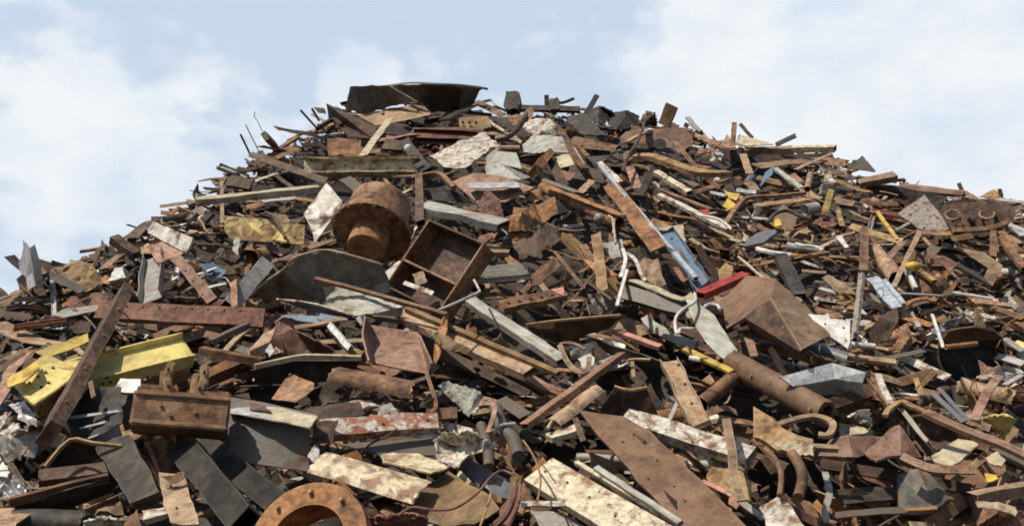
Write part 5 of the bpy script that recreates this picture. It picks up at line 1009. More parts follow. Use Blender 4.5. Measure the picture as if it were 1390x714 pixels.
G([(760, 580, .4), (790, 510, .6), (830, 480, .5), (900, 445, .6), (940, 440, .5), (900, 490, .4), (820, 530, .5)], [[0, 1, 2, 3, 4, 5, 6]], 'sv', 'crumpled_foil', 'shiny crumpled strip left above the black hollow drum', 'sheet', .008, .07, .03, o=.15)
G([(490, 535, .2), (560, 450, .5), (642, 402, .6), (640, 470, .5), (600, 560, .3), (550, 560, .2)], [[0, 1, 2, 3, 4, 5]], 'rd', 'bent_sheet', 'dark rusty flap below the pale blue panels', 'sheet', .02, .05, o=.12, lm='dark rusty flap')
T([(650, 410), (700, 375), (760, 360), (820, 370)], 0, 'ro', 'curved_strap', 'orange arched strap right of the dark rusty flap', 'strap', flat=(24, 10), o=.55)
P([(990, 500), (995, 410), (1015, 400), (1045, 495)], 'rt', 'metal_plate', 'narrow tan triangular plate above the black hollow drum', 'plate', n='F', o=.7)
for a_, b_, w_, mt, lb in [((1080, 30), (1082, 170), 30, 'rb', 'brown upright post near the right border'), ((1120, 80), (1230, 225), 40, 'rb', 'brown beam slanting down to the right border'),
        ((1150, 20), (1240, 60), 34, 'gz', 'grey bar end at the right border'), ((530, 470), (470, 500), 20, 'rt', 'tan bar left of the dark rusty flap'), ((660, 440), (800, 480), 24, 'ro', 'orange bar right of the dark rusty flap'),
        ((100, 165), (190, 355), 70, 'bk', 'black beam below the grey-white tank'), ((130, 165), (195, 355), 12, 'gz', 'thin grey rod-like bar on the black beam'), ((200, 230), (310, 238), 14, 'rp', 'thin pinkish bar right of the black beam'),
        ((370, 70), (405, 120), 18, 'wh', 'small white bar above the grey-white tank'), ((600, 170), (665, 95), 26, 'rp', 'pinkish bar above the tan tapered pipe'), ((620, 190), (720, 170), 34, 'rb', 'brown bar crossing left of the long thin tan plank'),
        ((280, 310), (400, 345), 14, 'gz', 'thin grey bar left of the speckled grey bar'), ((0, 240), (190, 375), 24, 'rt', 'tan rail behind the brown folded hood'), ((340, 400), (440, 402), 16, 'ru', 'ochre bar above the cream white panel'),
        ((1180, 560), (1240, 580), 26, 'yp', 'pale yellow bar end at the right border'), ((1100, 620), (1224, 660), 26, 'gz', 'grey bar at the right of the black hollow drum'), ((1130, 540), (1220, 600), 22, 'gy', 'grey flat bar near the right border under the drum hood'),
        ((1080, 395), (1224, 450), 22, 'ru', 'ochre bar at the right border'), ((560, 640), (760, 600), 20, 'gd', 'dark grey thin bar below the short white pipe'), ((700, 420), (740, 490), 20, 'sv', 'small silvery bar right of the orange arched strap')]:
    B('box' if w_ > 26 else 'F', a_, b_, w_, mt, 'steel_bar', lb, 'bar', n='F' if mt in ('bk', 'rb') else 'U', o=.45)

# ---- top right
K(840, 120, 3.76)
T([(82, 350, .05), (170, 352, .12), (270, 385, .16), (380, 425, .16), (470, 435, .14), (560, 435, .05)], 0, 'ru', 'rolled_strap', 'ochre curved band lying under the pinkish holed web', 'strap', flat=(50, 26), o=.5, n=(-.1, -.6, .8), lm='ochre curved band')
B('box', (190, 430), (362, 535), 42, 'wy', 'box_beam', 'clean cream box bar below the ochre curved band', 'beam', n='U', h=.7, o=.55, lm='cream box bar')
B('box', (205, 545), (560, 722), 34, 'wp', 'steel_beam', 'long rusty white rail in the upper right', 'beam', n='U', o=.5, lm='long rusty white rail')
B('box', (215, 520), (470, 620), 20, 'rb', 'steel_bar', 'brown bar lying above the long rusty white rail', 'bar', n='U', o=.5)
T([(425, 650), (500, 665), (545, 690), (575, 722)], 7, 'wh', 'bent_tube', 'white thin curved tube at the end of the long rusty white rail', 'tube', o=.7)
B('box', (578, 322), (590, 180), 28, 'rb', 'steel_post', 'brown square post upright on the right skyline', 'post', n='F', o=.4, lm='brown skyline post')
B('F', (618, 182), (682, 256), 18, 'rd', 'flat_bar', 'dark bar leaning left on the skyline beside the brown post', 'bar', n='F', o=.2)
B('U', (800, 290), (905, 240), 26, 'bk', 'channel_beam', 'black channel pointing up right on the skyline above the long box beam', 'beam', n='F', o=.3)
bb = B('box', (640, 325), (890, 313), 44, 'rt', 'box_beam', 'long tan box beam on the right skyline', 'beam', n='U', h=.8, o=.4, lm='long skyline box beam')
B('box', (885, 312), (1105, 308), 42, 'cp', 'box_beam', 'cream flaked right end of the long box beam on the skyline', 'beam', n='U', h=.8, o=.42)
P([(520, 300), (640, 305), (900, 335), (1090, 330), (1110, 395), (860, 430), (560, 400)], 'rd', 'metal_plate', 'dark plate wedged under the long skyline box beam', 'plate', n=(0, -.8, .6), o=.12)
B('F', (700, 395), (1045, 365), 50, 'rt', 'metal_plate', 'dusty tan plate under the long skyline box beam', 'plate', n='U', o=.3)
B('F', (900, 415), (1082, 335), 13, 'rt', 'flat_bar', 'thin tan plank crossing in front of the skyline box beam', 'bar', n='U', o=.5)
P([(745, 432), (795, 395), (782, 440), (720, 502)], 'bl', 'metal_plate', 'blue triangular plate below the long skyline box beam', 'plate', n='U', o=.5, lm='blue triangular plate')
B('U', (800, 412), (932, 512), 30, 'gr', 'channel_beam', 'grey-green channel right of the blue triangular plate', 'beam', n='U', o=.45)
B('pipe', (962, 515), (978, 440), 34, 'rt', 'short_pipe', 'short tan pipe with a white mouth under the thin tan plank', 'pipe', o=.5, dent=0, lm='short tan pipe')
G([(1020, 540, .3), (1040, 480, .5), (1080, 432, .6), (1105, 480, .5), (1060, 530, .3)], [[0, 1, 2, 3, 4]], 'wp', 'crumpled_sheet', 'white lumpy crumple in the upper right', 'sheet', .02, .12, .04, o=.1, lm='white lumpy crumple')
B('U', (1048, 652), (1082, 522), 34, 'yr', 'channel_beam', 'olive green channel below the white lumpy crumple', 'beam', n='F', o=.5)
T([(548, 690, .1), (600, 610, .1), (660, 560, .15), (800, 550, .1), (950, 535, .05)], 0, 'rb', 'curved_strap', 'long brown bent strap under the blue triangular plate', 'strap', flat=(24, 16), o=.5, n='U', lm='long brown bent strap')
T([(755, 690), (800, 640), (860, 625), (920, 650), (980, 668)], 0, 'bk', 'curved_strap', 'black arched strap below the long brown bent strap', 'strap', flat=(16, 14), o=.55)
for pts, mt, lb in [([(535, 515), (560, 530), (620, 540), (600, 570), (560, 560)], 'yl', 'yellow plate scrap above the small yellow sheet'), ([(528, 600), (560, 565), (600, 600), (560, 625)], 'yl', 'small yellow sheet scrap in the upper right'),
        ([(790, 680), (815, 668), (835, 700), (800, 712)], 'yl', 'bright yellow chip under the black arched strap'), ([(415, 620), (460, 618), (465, 650), (420, 650)], 'rg', 'small red scrap above the white curved tube'),
        ([(520, 290), (552, 232), (600, 300), (560, 305)], 'rt', 'tan pointed plate left of the brown skyline post'), ([(600, 280), (615, 240), (740, 275), (790, 290), (660, 300)], 'ct', 'dusty cream plate right of the brown skyline post')]:
    P(pts, mt, 'metal_scrap', lb, 'scrap', n='U', o=.5)
B('F', (700, 598), (962, 565), 34, 'ru', 'flat_bar', 'ochre bar under the long brown bent strap', 'bar', n='U', o=.4)
B('pipe', (950, 620), (1010, 610), 62, 'gz', 'steel_drum', 'small grey white drum in the upper right', 'drum', o=.45, lm='small grey white drum', dent=0)
B('F', (632, 335), (668, 435), 36, 'rt', 'flat_bar', 'short tan upright bar below the brown skyline post', 'bar', n='F', o=.5)
for a_, b_, w_, mt, lb in [((285, 270), (390, 400), 22, 'rb', 'brown bar leaning below the pinkish holed web'), ((380, 235), (510, 290), 20, 'rb', 'brown bar on the skyline right of the pinkish holed web'), ((390, 530), (620, 455), 20, 'rb', 'brown bar right of the cream box bar'),
        ((340, 200), (350, 180), 26, 'rd', 'tiny dark stub on the skyline above the holed web'), ((300, 440), (400, 500), 26, 'gd', 'grey bar behind the cream box bar'), ((660, 480), (700, 520), 40, 'rt', 'tan chunk left of the blue triangular plate'),
        ((880, 440), (930, 480), 30, 'rb', 'brown chunk right of the blue triangular plate'), ((600, 520), (700, 530), 18, 'bp', 'pale blue bar below the blue triangular plate'), ((1105, 570), (1200, 590), 30, 'rp', 'pinkish bar right of the olive channel')]:
    B('F', a_, b_, w_, mt, 'flat_bar', lb, 'bar', n='F', o=.45)
K(1080, 150, 3.758)
P([(265, 290), (342, 230), (412, 312), (335, 305)], 'gd', 'metal_plate', 'dark pointed plate on the right skyline', 'plate', n='F', o=.2, lm='dark pointed plate')
B('shell', (140, 262), (255, 275), 72, 'rb', 'drum_casing', 'brown drum casing on the skyline left of the dark pointed plate', 'casing', n='U', o=.2, h=.5)
B('box', (318, 375), (508, 335), 50, 'rt', 'box_beam', 'tan box beam end on the right skyline', 'beam', n=(0, -.7, .7), o=.35, taper=1.25, lm='tan box beam end')
B('F', (530, 390), (855, 428), 34, 'rp', 'flat_bar', 'pinkish flat slab along the right skyline', 'bar', n='U', o=.3, t=.06)
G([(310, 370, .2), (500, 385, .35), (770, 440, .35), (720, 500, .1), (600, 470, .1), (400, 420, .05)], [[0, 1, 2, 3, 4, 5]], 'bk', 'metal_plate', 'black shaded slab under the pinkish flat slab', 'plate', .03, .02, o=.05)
T([(858, 460), (852, 420), (832, 372)], 11, 'rd', 'bent_post', 'dark bent post upright on the right skyline', 'post', o=.25, lm='dark bent post')
P([(940, 442), (1010, 405), (1055, 428), (1030, 462)], 'ru', 'metal_plate', 'ochre plate on the skyline near the right border', 'plate', n='U', o=.25)
B('F', (1020, 452), (1180, 470), 18, 'gr', 'flat_bar', 'green-grey bar on the skyline at the right border', 'bar', o=.3)
P([(520, 530), (655, 435), (802, 605), (740, 622), (622, 606)], 'st', 'metal_plate', 'grey speckled diamond-shaped plate facing out on the right', 'plate', n=(-.1, -.8, .6), o=.4, lm='diamond-shaped plate')
B('F', (632, 622), (790, 628), 28, 'ro', 'flat_bar', 'orange bar under the diamond-shaped plate', 'bar', o=.4)
# lattice frame
fr_ = T([(740, 505), (800, 475), (930, 465), (1010, 470), (1090, 490)], 0, 'rd', 'truss', 'dark rusty frame with oval openings near the right border', 'frame', flat=(22, 18), o=.5, n='F', lm='oval lattice frame')
T([(800, 612), (900, 610), (1000, 600), (1090, 565)], 0, 'rb', 'lower_chord', None, None, flat=(24, 18), o=.5, n='F', parent=fr_)
for pth in (((745, 510), (775, 560), (810, 612)), ((1090, 492), (1110, 530), (1090, 565)), ((810, 490), (850, 550), (880, 610)), ((930, 470), (880, 540), (830, 600)), ((940, 480), (990, 540), (1000, 600))):
    T(pth, 0, 'rd', 'brace', None, None, flat=(20, 16), o=.5, n='F', parent=fr_)
for cx_, cy_ in ((800, 535), (975, 530)):
    T([(cx_+38*math.cos(R(a)), cy_+24*math.sin(R(a))) for a in range(0, 361, 40)], 0, 'rb', 'oval_ring', None, None, flat=(10, 14), o=.52, n='F', parent=fr_, k=2)
pl_ = P([(745, 505), (800, 478), (930, 468), (1085, 490), (1095, 560), (1000, 602), (815, 610)], 'rd', 'web_plate', '', '', n='F', o=.44, parent=fr_)
for cx_, cy_ in ((800, 535), (885, 545), (975, 530)):
    P([(cx_+34*math.cos(R(a)), cy_+20*math.sin(R(a))) for a in range(0, 360, 40)], 'bk', 'opening_shade', '', '', n='F', o=.50, thick=.006, jag=0, crum=0, parent=fr_)  # flat black discs paint the dark of the openings
B('L', (418, 520), (520, 665), 24, 'yl', 'angle_bar', 'yellow and rust angle bar left of the diamond-shaped plate', 'bar', n='U', o=.45)
P([(85, 570), (120, 548), (190, 550), (215, 580), (150, 600)], 'rr', 'metal_plate', 'red-brown lump of plate on the right slope top', 'plate', n='U', o=.4, crum=.05)
for a_, b_, w_, mt, lb in [((215, 510), (240, 590), 22, 'ru', 'ochre stub above the right slope middle'), ((1010, 605), (1020, 720), 28, 'rb', 'brown upright bar under the oval lattice frame'), ((1050, 620), (1140, 720), 30, 'rb', 'brown bar slanting under the oval lattice frame'),
        ((1110, 590), (1165, 640), 30, 'gz', 'grey bar end right of the oval lattice frame'), ((215, 645), (262, 700), 18, 'wh', 'small white bar on the upper right slope'), ((330, 590), (375, 720), 34, 'rt', 'tan bar standing left of the yellow angle bar'),
        ((510, 610), (580, 575), 12, 'gz', 'thin grey bar left of the diamond-shaped plate'), ((160, 300), (300, 350), 26, 'rd', 'dark bar under the brown drum casing'), ((330, 465), (520, 480), 20, 'rb', 'brown bar under the black shaded slab'),
        ((600, 690), (640, 620), 20, 'rp', 'pinkish stub under the diamond-shaped plate'), ((280, 590), (540, 670), 30, 'ru', 'ochre bar crossing below the yellow angle bar'), ((800, 655), (900, 640), 28, 'ro', 'orange bar under the left end of the lattice frame'),
        ((1040, 400), (1050, 440), 20, 'rd', 'tiny dark stub on the skyline at the far right')]:
    B('F', a_, b_, w_, mt, 'flat_bar', lb, 'bar', n='F', o=.45)
T([(0, 680), (40, 690), (100, 695), (140, 715)], 9, 'wh', 'bent_tube', 'white curved tube on the right slope above the grey-white tank', 'tube', o=.6)

# ---------------------------------------------------------------- strips and rims that belong to a thing become its parts
ADOPT = [('narrow dark grey leaf', 'torn pale grey sheet standing', 'folded_leaf'), ('deep yellow bolted bracket', 'torn pale yellow end plate', 'bracket'), ('mustard yellow flange', 'torn pale yellow end plate', 'flange'),
 ('bright grey cover strip', 'big dark grey beam', 'top_flange'), ('dusty cream strip on', 'big dark grey beam', 'dusty_end'), ('rusty folded rim', 'dark tent-like sheet', 'rim'), ('brown folded lip', 'light tan plank hanging', 'folded_lip'),
 ('pale narrow strip across the black blue sheet, highest', 'black blue sheet with', 'pale_band'), ('pale narrow strip across the black blue sheet, middle', 'black blue sheet with', 'pale_band'), ('pale narrow strip across the black blue sheet, lowest', 'black blue sheet with', 'pale_band'),
 ('dark end plate at', 'red-brown box beam flecked', 'end_plate'), ('thin ochre rim above the dark flared', 'dark flared chute with', 'rim'), ('ochre lip arching', 'dark rolled sheet inside', 'lip'),
 ('thin orange edge bar', 'grey-green shaded box', 'lower_edge'), ('narrow white chipped strip along', 'dark lower lip of', 'edge_strip'), ('ochre upper rail', 'long tan double ridged', 'upper_rail'), ('deep yellow stained plate', 'olive panel with worn', 'paint_patch'),
 ('grey worn rim', 'dark arched sheet at', 'rim'), ('small black hook', 'dark arched sheet at', 'hook'), ('ochre edge bar resting', 'cream beam of peeling', 'top_flange'), ('small pinkish handle', 'rusty flanged barrel', 'handle'),
 ('tan edge strip on', 'red-brown beam with a bright', 'top_flange'), ('cream flaked right end', 'long tan box beam on the right', 'painted_end'), ('tan flange strip curving', 'pinkish brown beam web', 'top_flange'), ('round black disc', 'pinkish brown beam web', 'hole_shade'),
 ('salmon corner tab', 'dusty brown channel with', 'corner_tab'), ('cream chipped strip along the top', 'dark grey beam right of the upright', 'top_flange'), ('thin ochre rim along the dark boat', 'dark boat-shaped', 'rim'), ('red-brown edge strip', 'cream white panel right', 'edge_strip'),
 ('thin blue ring mark', 'pale blue and white painted panel strip, left', 'ring_mark'), ('black stub standing up', 'black beam lying level', 'stub'), ('thin pale rim wire', 'thick dark duct', 'rim_wire'),
 ('ochre lattice strut, left', 'brown lattice chord above', 'strut'), ('ochre lattice strut crossing', 'brown lattice chord above', 'strut'), ('lower brown lattice chord', 'brown lattice chord above', 'lower_chord'),
 ('orange rusted strip along the top of the long sloping', 'long brown grey pipe', 'rust_strip'), ('blue-grey crumpled web', 'faded blue channel', 'web'), ('short tan stub at the tip', 'rusty cast fork', 'stub'), ('brown bent lip above', 'black shaded sheet right', 'lip')]
def find(t_): return next((o for o, _ in HERO if o['label'].startswith(t_)), None)
K(0, 0, 1); bpy.context.view_layer.update()
BOLT = [('long red-brown channel lying', [(150+22*k, 414+.9*k) for k in range(9)] + [(152+22*k, 434+.8*k) for k in range(9)], 1.6, 'rr', 'rivet'),  # entries named as holes are dark studs painting the hole's dark
 ('dusty brown channel with', [(690+15*k, 412-2.8*k) for k in range(5)], 2.4, 'bk', 'bolt_hole'), ('tan textured H-beam', [(912+9*k, 470+26*k) for k in range(4)], 2.2, 'rd', 'bolt'),
 ('long dark brown channel leaning', [(160, 420), (140, 455), (115, 500), (90, 545)], 2.2, 'rb', 'rivet'), ('pale yellow steel H-beam', [(140, 520), (150, 518), (145, 512), (200, 512)], 2.2, 'bk', 'bolt_hole'),
 ('large flat brown plate slanting', [(860, 590), (892, 625), (880, 650), (930, 680), (845, 600), (915, 660)], 1.8, 'rd', 'bolt_hole'), ('torn pale yellow end plate', [(40, 520), (52, 512), (62, 506), (72, 500), (56, 526), (66, 520)], 2.2, 'bk', 'bolt_hole'), ('faded blue channel', [(912, 325), (922, 342), (932, 358), (942, 374)], 1.8, 'bk', 'bolt_hole'),
 ('cream beam of peeling', [(430+24*k, 229) for k in range(6)], 1.6, 'rb', 'rivet'), ('long tan box beam on the right', [(1020+12*k, 204) for k in range(4)], 1.3, 'rd', 'rivet'), ('light tan plank hanging', [(232, 660), (240, 690)], 2.2, 'rd', 'bolt_hole'),
 ('light tan plate with a small hole', [(568, 151), (520, 156)], 2.4, 'bk', 'bolt_hole'), ('bright red steel', [(965, 390), (995, 374)], 1.6, 'rd', 'bolt'), ('brown dusty rounded', [(790, 198), (812, 204)], 1.5, 'rd', 'rivet'),
 ('broad white beam of', [(740, 640), (770, 655), (800, 675), (835, 700)], 2., 'rd', 'bolt_hole'), ('white and rust beam', [(900, 590), (940, 600), (990, 618)], 2., 'rd', 'bolt'), ('cream white panel', [(1120, 440), (1145, 445), (1148, 462)], 1.4, 'bk', 'bolt_hole'),
 ('grey speckled diamond', [(1236, 292), (1255, 276), (1272, 296), (1254, 310)], 1.5, 'bk', 'bolt_hole'), ('red-brown box beam flecked', [(450, 580), (520, 575), (580, 570)], 2., 'rd', 'bolt'), ('ochre plate pierced', [(610+9*k, 166) for k in range(5)] + [(612+9*k, 172) for k in range(4)], 1.9, 'bk', 'hole'),
 ('fat rusty brown', [(1020, 510), (1100, 555)], 2.6, 'ru', 'bolt'), ('pinkish brown bar leaning', [(252, 368), (262, 382), (275, 400)], 1.6, 'rd', 'bolt_hole'), ('black box on the skyline', [(692, 140), (704, 142)], 1.5, 'rb', 'bolt')]
for lb, pp, r_, mt, nm in BOLT:
    o = find(lb)
    if o: bolts(o, pp, r_, mt, name=nm)
    else: print('BOLT?', lb)
for a_, b_, nm in ADOPT:
    ca, pa_ = find(a_), find(b_)
    if not ca or not pa_: print('ADOPT?', a_, bool(ca), bool(pa_)); continue
    ca.parent = pa_; ca.matrix_parent_inverse = pa_.matrix_world.inverted(); ca.name = nm
    for k in ('label', 'category', 'kind', 'group'):
        if k in ca: del ca[k]
    HERO[:] = [h for h in HERO if h[0] is not ca]

# ================================================================ the smaller scrap between: each piece its own object
rng = random.Random(42)
KIND = [  # kind, section, L range, width range, weight, name, category, noun
    ('F', (.4, 2.0), (.05, .17), 'flat_bar', 'bar', 'flat bar'), ('L', (.5, 2.1), (.06, .14), 'angle_bar', 'bar', 'angle bar'), ('U', (.5, 2.0), (.09, .2), 'channel_beam', 'beam', 'channel'),
    ('H', (.4, 1.3), (.10, .2), 'steel_beam', 'beam', 'H-beam'), ('box', (.35, 1.3), (.07, .18), 'box_beam', 'beam', 'box bar'), ('pipe', (.35, 1.4), (.05, .15), 'steel_pipe', 'pipe', 'pipe'),
    ('rod', (.5, 1.8), (.018, .04), 'steel_rod', 'rod', 'rod'), ('half', (.3, .9), (.12, .3), 'half_pipe', 'pipe', 'half pipe'), ('plate', (.25, .9), (0, 0), 'metal_plate', 'plate', 'plate'),
    ('crumple', (.3, .9), (0, 0), 'crumpled_sheet', 'sheet', 'crumpled sheet'), ('strap', (.5, 1.4), (.03, .07), 'bent_strap', 'strap', 'bent strap'), ('ring', (.2, .5), (0, 0), 'steel_ring', 'ring', 'ring'), ('wire', (.6, 1.6), (.012, .024), 'tangled_wire', 'wire', 'tangled wire')]
def proto_mesh(kind, i):
    L0, L1 = next(k[1] for k in KIND if k[0] == kind); w0, w1 = next(k[2] for k in KIND if k[0] == kind)
    L = L0 + (L1-L0)*rng.random()**1.4; wv = w0 + (w1-w0)*rng.random(); bent = rng.random() < .45
    if kind in ('plate', 'crumple'):
        bm = bmesh.new(); n = rng.choice((4, 4, 5, 6)); vs = []
        for k in range(n):
            a = 2*math.pi*(k + rng.uniform(-.25, .25))/n + .6; r = L/2*rng.uniform(.7, 1.1)
            vs.append(bm.verts.new((r*math.cos(a), r*math.sin(a)*rng.uniform(.45, .8), 0)))
        bm.faces.new(vs); subdiv(bm, L*.16, 4)
        am = L*(.03 if kind == 'plate' else .22); fold = rng.uniform(-.9, .9) if rng.random() < .6 else 0
        for v in bm.verts:
            x = v.co.x
            if fold and x > 0: v.co.z += x*fold
        rough_up(bm, am, 2.6/L, L*.04, i*5.1); th = .014 if kind == 'plate' else .008
        bmesh.ops.recalc_face_normals(bm, faces=bm.faces); thicken(bm, th)
    elif kind == 'strap':
        bm = sweep('F', L, wv, None, .012, 22, (rng.uniform(-.25, .25), rng.uniform(.1, .4)*rng.choice((-1, 1))), rng.uniform(-2, 2), .1, .02, seed=i)
    elif kind == 'rod':
        bm = sweep('rod', L, wv, None, None, 14, (rng.uniform(-.12, .12), rng.uniform(-.2, .2)) if bent else (0, .02), 0, 0, 0, seed=i)
    elif kind == 'wire':
        p = Vector((0, 0, 0)); d = Vector((1, 0, 0)); pts = [p.copy()]; r_ = rng.uniform(.006, .011)
        for k in range(26):
            d = (d + Vector((rng.gauss(0, .6), rng.gauss(0, .6), rng.gauss(0, .3)))).normalized(); p = p + d*L*.07; pts.append(p.copy())
        c0_ = sum(pts, Vector())/len(pts); pts = smooth_path([q - c0_ for q in pts], 3); bm = bmesh.new(); rs = []
        for k, q in enumerate(pts):
            dd = (pts[min(k+1, len(pts)-1)] - pts[max(k-1, 0)]).normalized(); y = dd.orthogonal().normalized(); z = dd.cross(y)
            rs.append([bm.verts.new(q + y*r_*math.cos(a) + z*r_*math.sin(a)) for a in (0, 1.57, 3.14, 4.71)])
        for a, b in zip(rs, rs[1:]):
            for j in range(4): bm.faces.new((a[j], a[(j+1) % 4], b[(j+1) % 4], b[j]))
    elif kind == 'ring':
        bm = bmesh.new(); R_, r_ = L/2, L/2*rng.uniform(.1, .3); n = 24; rs = []
        h = rng.uniform(.03, .12)
        for k in range(n):
            a = 2*math.pi*k/n; rs.append([bm.verts.new(((R_-q)*math.cos(a), (R_-q)*math.sin(a), z)) for q, z in ((0, 0), (r_, 0), (r_, h), (0, h))])
        for k in range(n):
            a, b = rs[k], rs[(k+1) % n]
            for j in range(4): bm.faces.new((a[j], a[(j+1) % 4], b[(j+1) % 4], b[j]))
    else:
        bm = sweep(kind, L, wv, None, None, 10, (rng.uniform(-.06, .06), rng.uniform(-.12, .12)) if bent else (0, 0), rng.uniform(-.8, .8) if bent else 0, .3, .02, seed=i)
    bmesh.ops.recalc_face_normals(bm, faces=bm.faces)
    me = bpy.data.meshes.new(next(k[3] for k in KIND if k[0] == kind)); bm.to_mesh(me); bm.free()
    for p in me.polygons: p.use_smooth = True
    me.set_sharp_from_angle(angle=R(34)); me.materials.append(M['rb'])
    return me, L, bent
PROTO = {k[0]: [proto_mesh(k[0], i) for i in range(10)] for k in KIND}
WEI = dict(F=13, L=15, U=15, H=8, box=2.5, pipe=6, rod=7, half=4, plate=15, crumple=12, strap=11, ring=1.2, wire=4)
MW = [('rb', 22), ('rs', 8), ('rd', 14), ('rt', 14), ('rp', 8), ('ro', 7), ('ru', 11), ('rr', 7), ('bk', 7), ('gy', 3), ('gd', 4), ('gz', 3), ('wp', 4), ('wy', 2), ('ct', 3), ('gr', 2), ('wh', 1.6), ('yl', .12), ('bg', 1.5), ('sv', .8), ('bl', .4), ('pk', .5), ('rg', .1), ('cp', 2)]
GRP = dict(F='loose flat bars in the scrap heap', L='loose angle bars in the scrap heap', U='loose channels in the scrap heap', H='loose H-beam pieces in the scrap heap', box='loose box bars in the scrap heap', pipe='loose pipes in the scrap heap',
           rod='loose rods in the scrap heap', half='loose half pipes in the scrap heap', plate='loose plates in the scrap heap', crumple='crumpled sheets in the scrap heap', strap='bent straps in the scrap heap', ring='loose rings in the scrap heap', wire='tangled wires in the scrap heap')
heroN = {}
SLOPE = Vector((0, -.51, .86))
def orient(Pt, L, tilt):
    """lying along the slope, any heading, a few degrees in or out of it"""
    e1 = Vector((1, 0, 0)); e2 = SLOPE.cross(e1).normalized(); a = rng.uniform(0, math.pi)
    if rng.random() < .35: a = rng.gauss(2.35, .35)
    X = (e1*math.cos(a) + e2*math.sin(a)); X = (X + SLOPE*rng.gauss(0, tilt)).normalized()
    q = Vector((rng.gauss(0, .8), rng.gauss(-.7, .6), 1)).normalized(); Z = (q - X*q.dot(X)).normalized(); Y = Z.cross(X)
    m = Matrix((X, Y, Z)).transposed().to_4x4(); m.translation = Pt
    return m
FILL = []
def filler(u, v, lift, tilt=.16, smax=1., dark=0.):
    k = rng.choices([k for k in WEI], [WEI[k] for k in WEI])[0]; me, L, bent = rng.choice(PROTO[k])
    mt = rng.choices([m[0] for m in MW], [m[1] for m in MW])[0]
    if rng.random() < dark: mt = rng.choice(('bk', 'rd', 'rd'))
    o = bpy.data.objects.new(me.name, me); C.objects.link(o)
    Pt = at(u, v, lift); s = smax*rng.uniform(.7, 1.15)
    m = orient(Pt, L, tilt); o.matrix_world = m @ Matrix.Scale(s, 4)
    o.material_slots[0].link = 'OBJECT'; o.material_slots[0].material = M[mt]
    FILL.append((o, k, mt, L*s, bent, u, v))
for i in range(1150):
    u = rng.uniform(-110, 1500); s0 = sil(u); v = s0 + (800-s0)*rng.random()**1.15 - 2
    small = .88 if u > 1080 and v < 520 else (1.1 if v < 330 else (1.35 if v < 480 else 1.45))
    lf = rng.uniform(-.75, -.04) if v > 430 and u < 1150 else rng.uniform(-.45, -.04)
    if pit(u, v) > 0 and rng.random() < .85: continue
    filler(u, v, lf, .2 if lf > -.45 else .13, small, .12 if lf > -.3 else .5)  # deep pieces more often dark: gap shade put into their colour
for i in range(330):                                   # the busy right slope and the skyline are made of small pieces lying on top
    u = rng.uniform(1000, 1460); v = rng.uniform(max(sil(u), 230), 540)
    if pit(u, v) > 0: continue
    filler(u, v, rng.uniform(-.1, .3), .28, .78)
for i in range(120):
    u = rng.uniform(800, 1180); v = sil(u) + rng.uniform(0, 150); filler(u, v, rng.uniform(-.05, .3), .25, .65)
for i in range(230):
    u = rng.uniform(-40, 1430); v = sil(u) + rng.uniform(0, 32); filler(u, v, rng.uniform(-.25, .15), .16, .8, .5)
for i in range(110):
    u = rng.uniform(0, 420); v = sil(u) + rng.uniform(0, 130); filler(u, v, rng.uniform(-.05, .25), .25, .55, .2)
for i in range(60):
    u = rng.uniform(380, 1100); v = rng.uniform(240, 600)
    if pit(u, v) > 0: continue
    filler(u, v, rng.uniform(-.05, .2), .2, .42)

# the fragments nobody could count: one mass
bm = bmesh.new(); frm = ['rb', 'rd', 'rt', 'ro', 'bk', 'gy', 'wp', 'ru', 'rp', 'yl', 'bg']; frw = [17, 36, 4, 4, 30, 1, 1, 4, 2, .2, .4]  # weighted to dark materials: blackness of the gaps put into colour
for i in range(9000):
    u = rng.uniform(-250, 1640); s0 = sil(u); v = s0 + (900-s0)*rng.random()**1.25 - 1
    if pit(u, v) > 0 and rng.random() < .93: continue
    Pt = at(u, v, rng.uniform(-.8, -.12) if v > 430 and u < 1150 else (rng.uniform(-.4, .12) if v < s0 + 35 else rng.uniform(-.6, -.10))); m = orient(Pt, 1, .5); L = rng.uniform(.06, .34); w_ = L*rng.uniform(.08, .7); t_ = rng.uniform(.008, .03)
    mi = rng.choices(range(len(frm)), frw)[0]; bend_ = rng.uniform(-.5, .5)*L
    pts = []
    for x in (-.5, 0, .5):
        for (y, z) in ((-.5, -.5), (.5, -.5), (.5, .5), (-.5, .5)):
            pts.append(bm.verts.new(m @ Vector((x*L + rng.uniform(-.1, .1)*w_, y*w_*rng.uniform(.6, 1.1), z*t_ + bend_*(x*x*2)))))
    for b in (0, 4):
        for j in range(4):
            f = bm.faces.new((pts[b+j], pts[b+(j+1) % 4], pts[b+4+(j+1) % 4], pts[b+4+j])); f.material_index = mi
    for q in (pts[0:4], pts[8:12][::-1]): f = bm.faces.new(q); f.material_index = mi
st_ = finish(bm, frm, 'scrap_fragments', sharp=25); st_['kind'] = 'stuff'

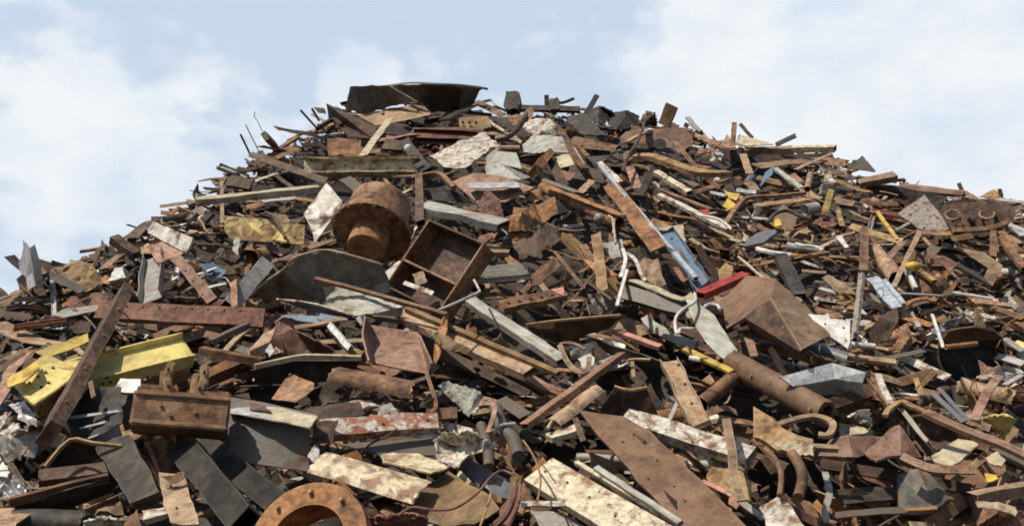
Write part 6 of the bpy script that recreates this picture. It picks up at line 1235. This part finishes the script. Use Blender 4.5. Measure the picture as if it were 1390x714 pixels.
# ---------------------------------------------------------------- leave out the pieces buried where nothing shows
bpy.context.view_layer.update()
import numpy as np
from mathutils.bvhtree import BVHTree
VV, TT, OW, base = [], [], [], 0
for o in list(C.objects):
    if o.type != 'MESH': continue
    me = o.data; n = len(me.vertices); co = np.empty(n*3, 'f'); me.vertices.foreach_get('co', co); co = co.reshape(-1, 3)
    mw = np.array(o.matrix_world); VV.append(co @ mw[:3, :3].T + mw[:3, 3])
    me.calc_loop_triangles(); t_ = np.empty(len(me.loop_triangles)*3, 'i'); me.loop_triangles.foreach_get('vertices', t_)
    TT.append(t_.reshape(-1, 3) + base); OW += [o.name]*len(me.loop_triangles); base += n
tree = BVHTree.FromPolygons(np.concatenate(VV).tolist(), np.concatenate(TT).tolist(), all_triangles=True)
seen = {}
for j in range(0, 714, 2):
    for i in range(-16, 1406, 2):
        loc, nor, idx, dist = tree.ray_cast(CAM, ray(i, j).normalized())
        if idx is not None: seen[OW[idx]] = seen.get(OW[idx], 0) + 1
del VV, TT, tree
kept = []
for f in FILL:
    o = f[0]; n = seen.get(o.name, 0); out_ = f[5] < 0 or f[5] > 1390 or f[6] > 714
    if n < 6: bpy.data.objects.remove(o)
    else: kept.append(f + (n,))
bad = [o['label'] for o, _ in HERO if sum(seen.get(x.name, 0) for x in [o] + list(o.children)) < 8]
print('HERO hidden:', len(bad)); [print('   ', b) for b in bad]
print('heroes', len(HERO), 'fillers kept', len(kept))
# hidden hero pieces are dropped too
for o, _ in HERO[:]:
    if sum(seen.get(x.name, 0) for x in [o] + list(o.children)) < 4:
        HERO.remove((o, _))
        for x in list(o.children): bpy.data.objects.remove(x)
        bpy.data.objects.remove(o)

# ---------------------------------------------------------------- words for the loose pieces
used = {}
for o, _ in HERO:
    l = o['label']
    if l in used: print('DUP', l)
    used[l] = 1
NOUN = {k[0]: k[5] for k in KIND}; CATN = {k[0]: k[4] for k in KIND}
kept.sort(key=lambda f: -f[-1]); left = 0
for (o, k, mt, L, bent, u, v, n) in kept:
    size = 'long' if L > 1. else ('short' if L > .42 else 'small')
    if k in ('plate', 'crumple', 'ring'): size = 'large' if L > .7 else ('small' if L < .38 else 'medium')
    cu, cv = pix(o.matrix_world.translation)
    near = sorted(LM, key=lambda l: (l[0]-cu)**2 + (l[1]-cv)**2)
    done = False
    for q in range(14):
        lu, lv, ph = near[q]; du, dv = cu-lu, cv-lv; dist = math.hypot(du, dv)
        a = math.degrees(math.atan2(-dv, du)) % 360
        rel = ('right of', 'up and right of', 'above', 'up and left of', 'left of', 'down and left of', 'below', 'down and right of')[int((a+22.5)//45) % 8]
        dd = 'close' if dist < 40 else ('a little way' if dist < 85 else 'well')
        if rel in ('above', 'below'): dd = {'close': 'just', 'a little way': 'somewhat', 'well': 'well'}[dd]
        for adj in ((bent and k not in ('strap', 'crumple', 'plate'),) if True else ()):
            l = f"{size} {COLW[mt]}{' bent' if adj else ''} {NOUN[k]} {dd} {rel} the {ph}"
        if l not in used and len(l.split()) <= 16: used[l] = 1; o['label'] = l; done = True; break
    if not done: left += 1; o['label'] = f"{size} {COLW[mt]} {NOUN[k]} {rel} the {ph}"
    o['category'] = CATN[k]; o['group'] = GRP[k]; o['kind'] = 'thing'
print('labels left ambiguous:', left)
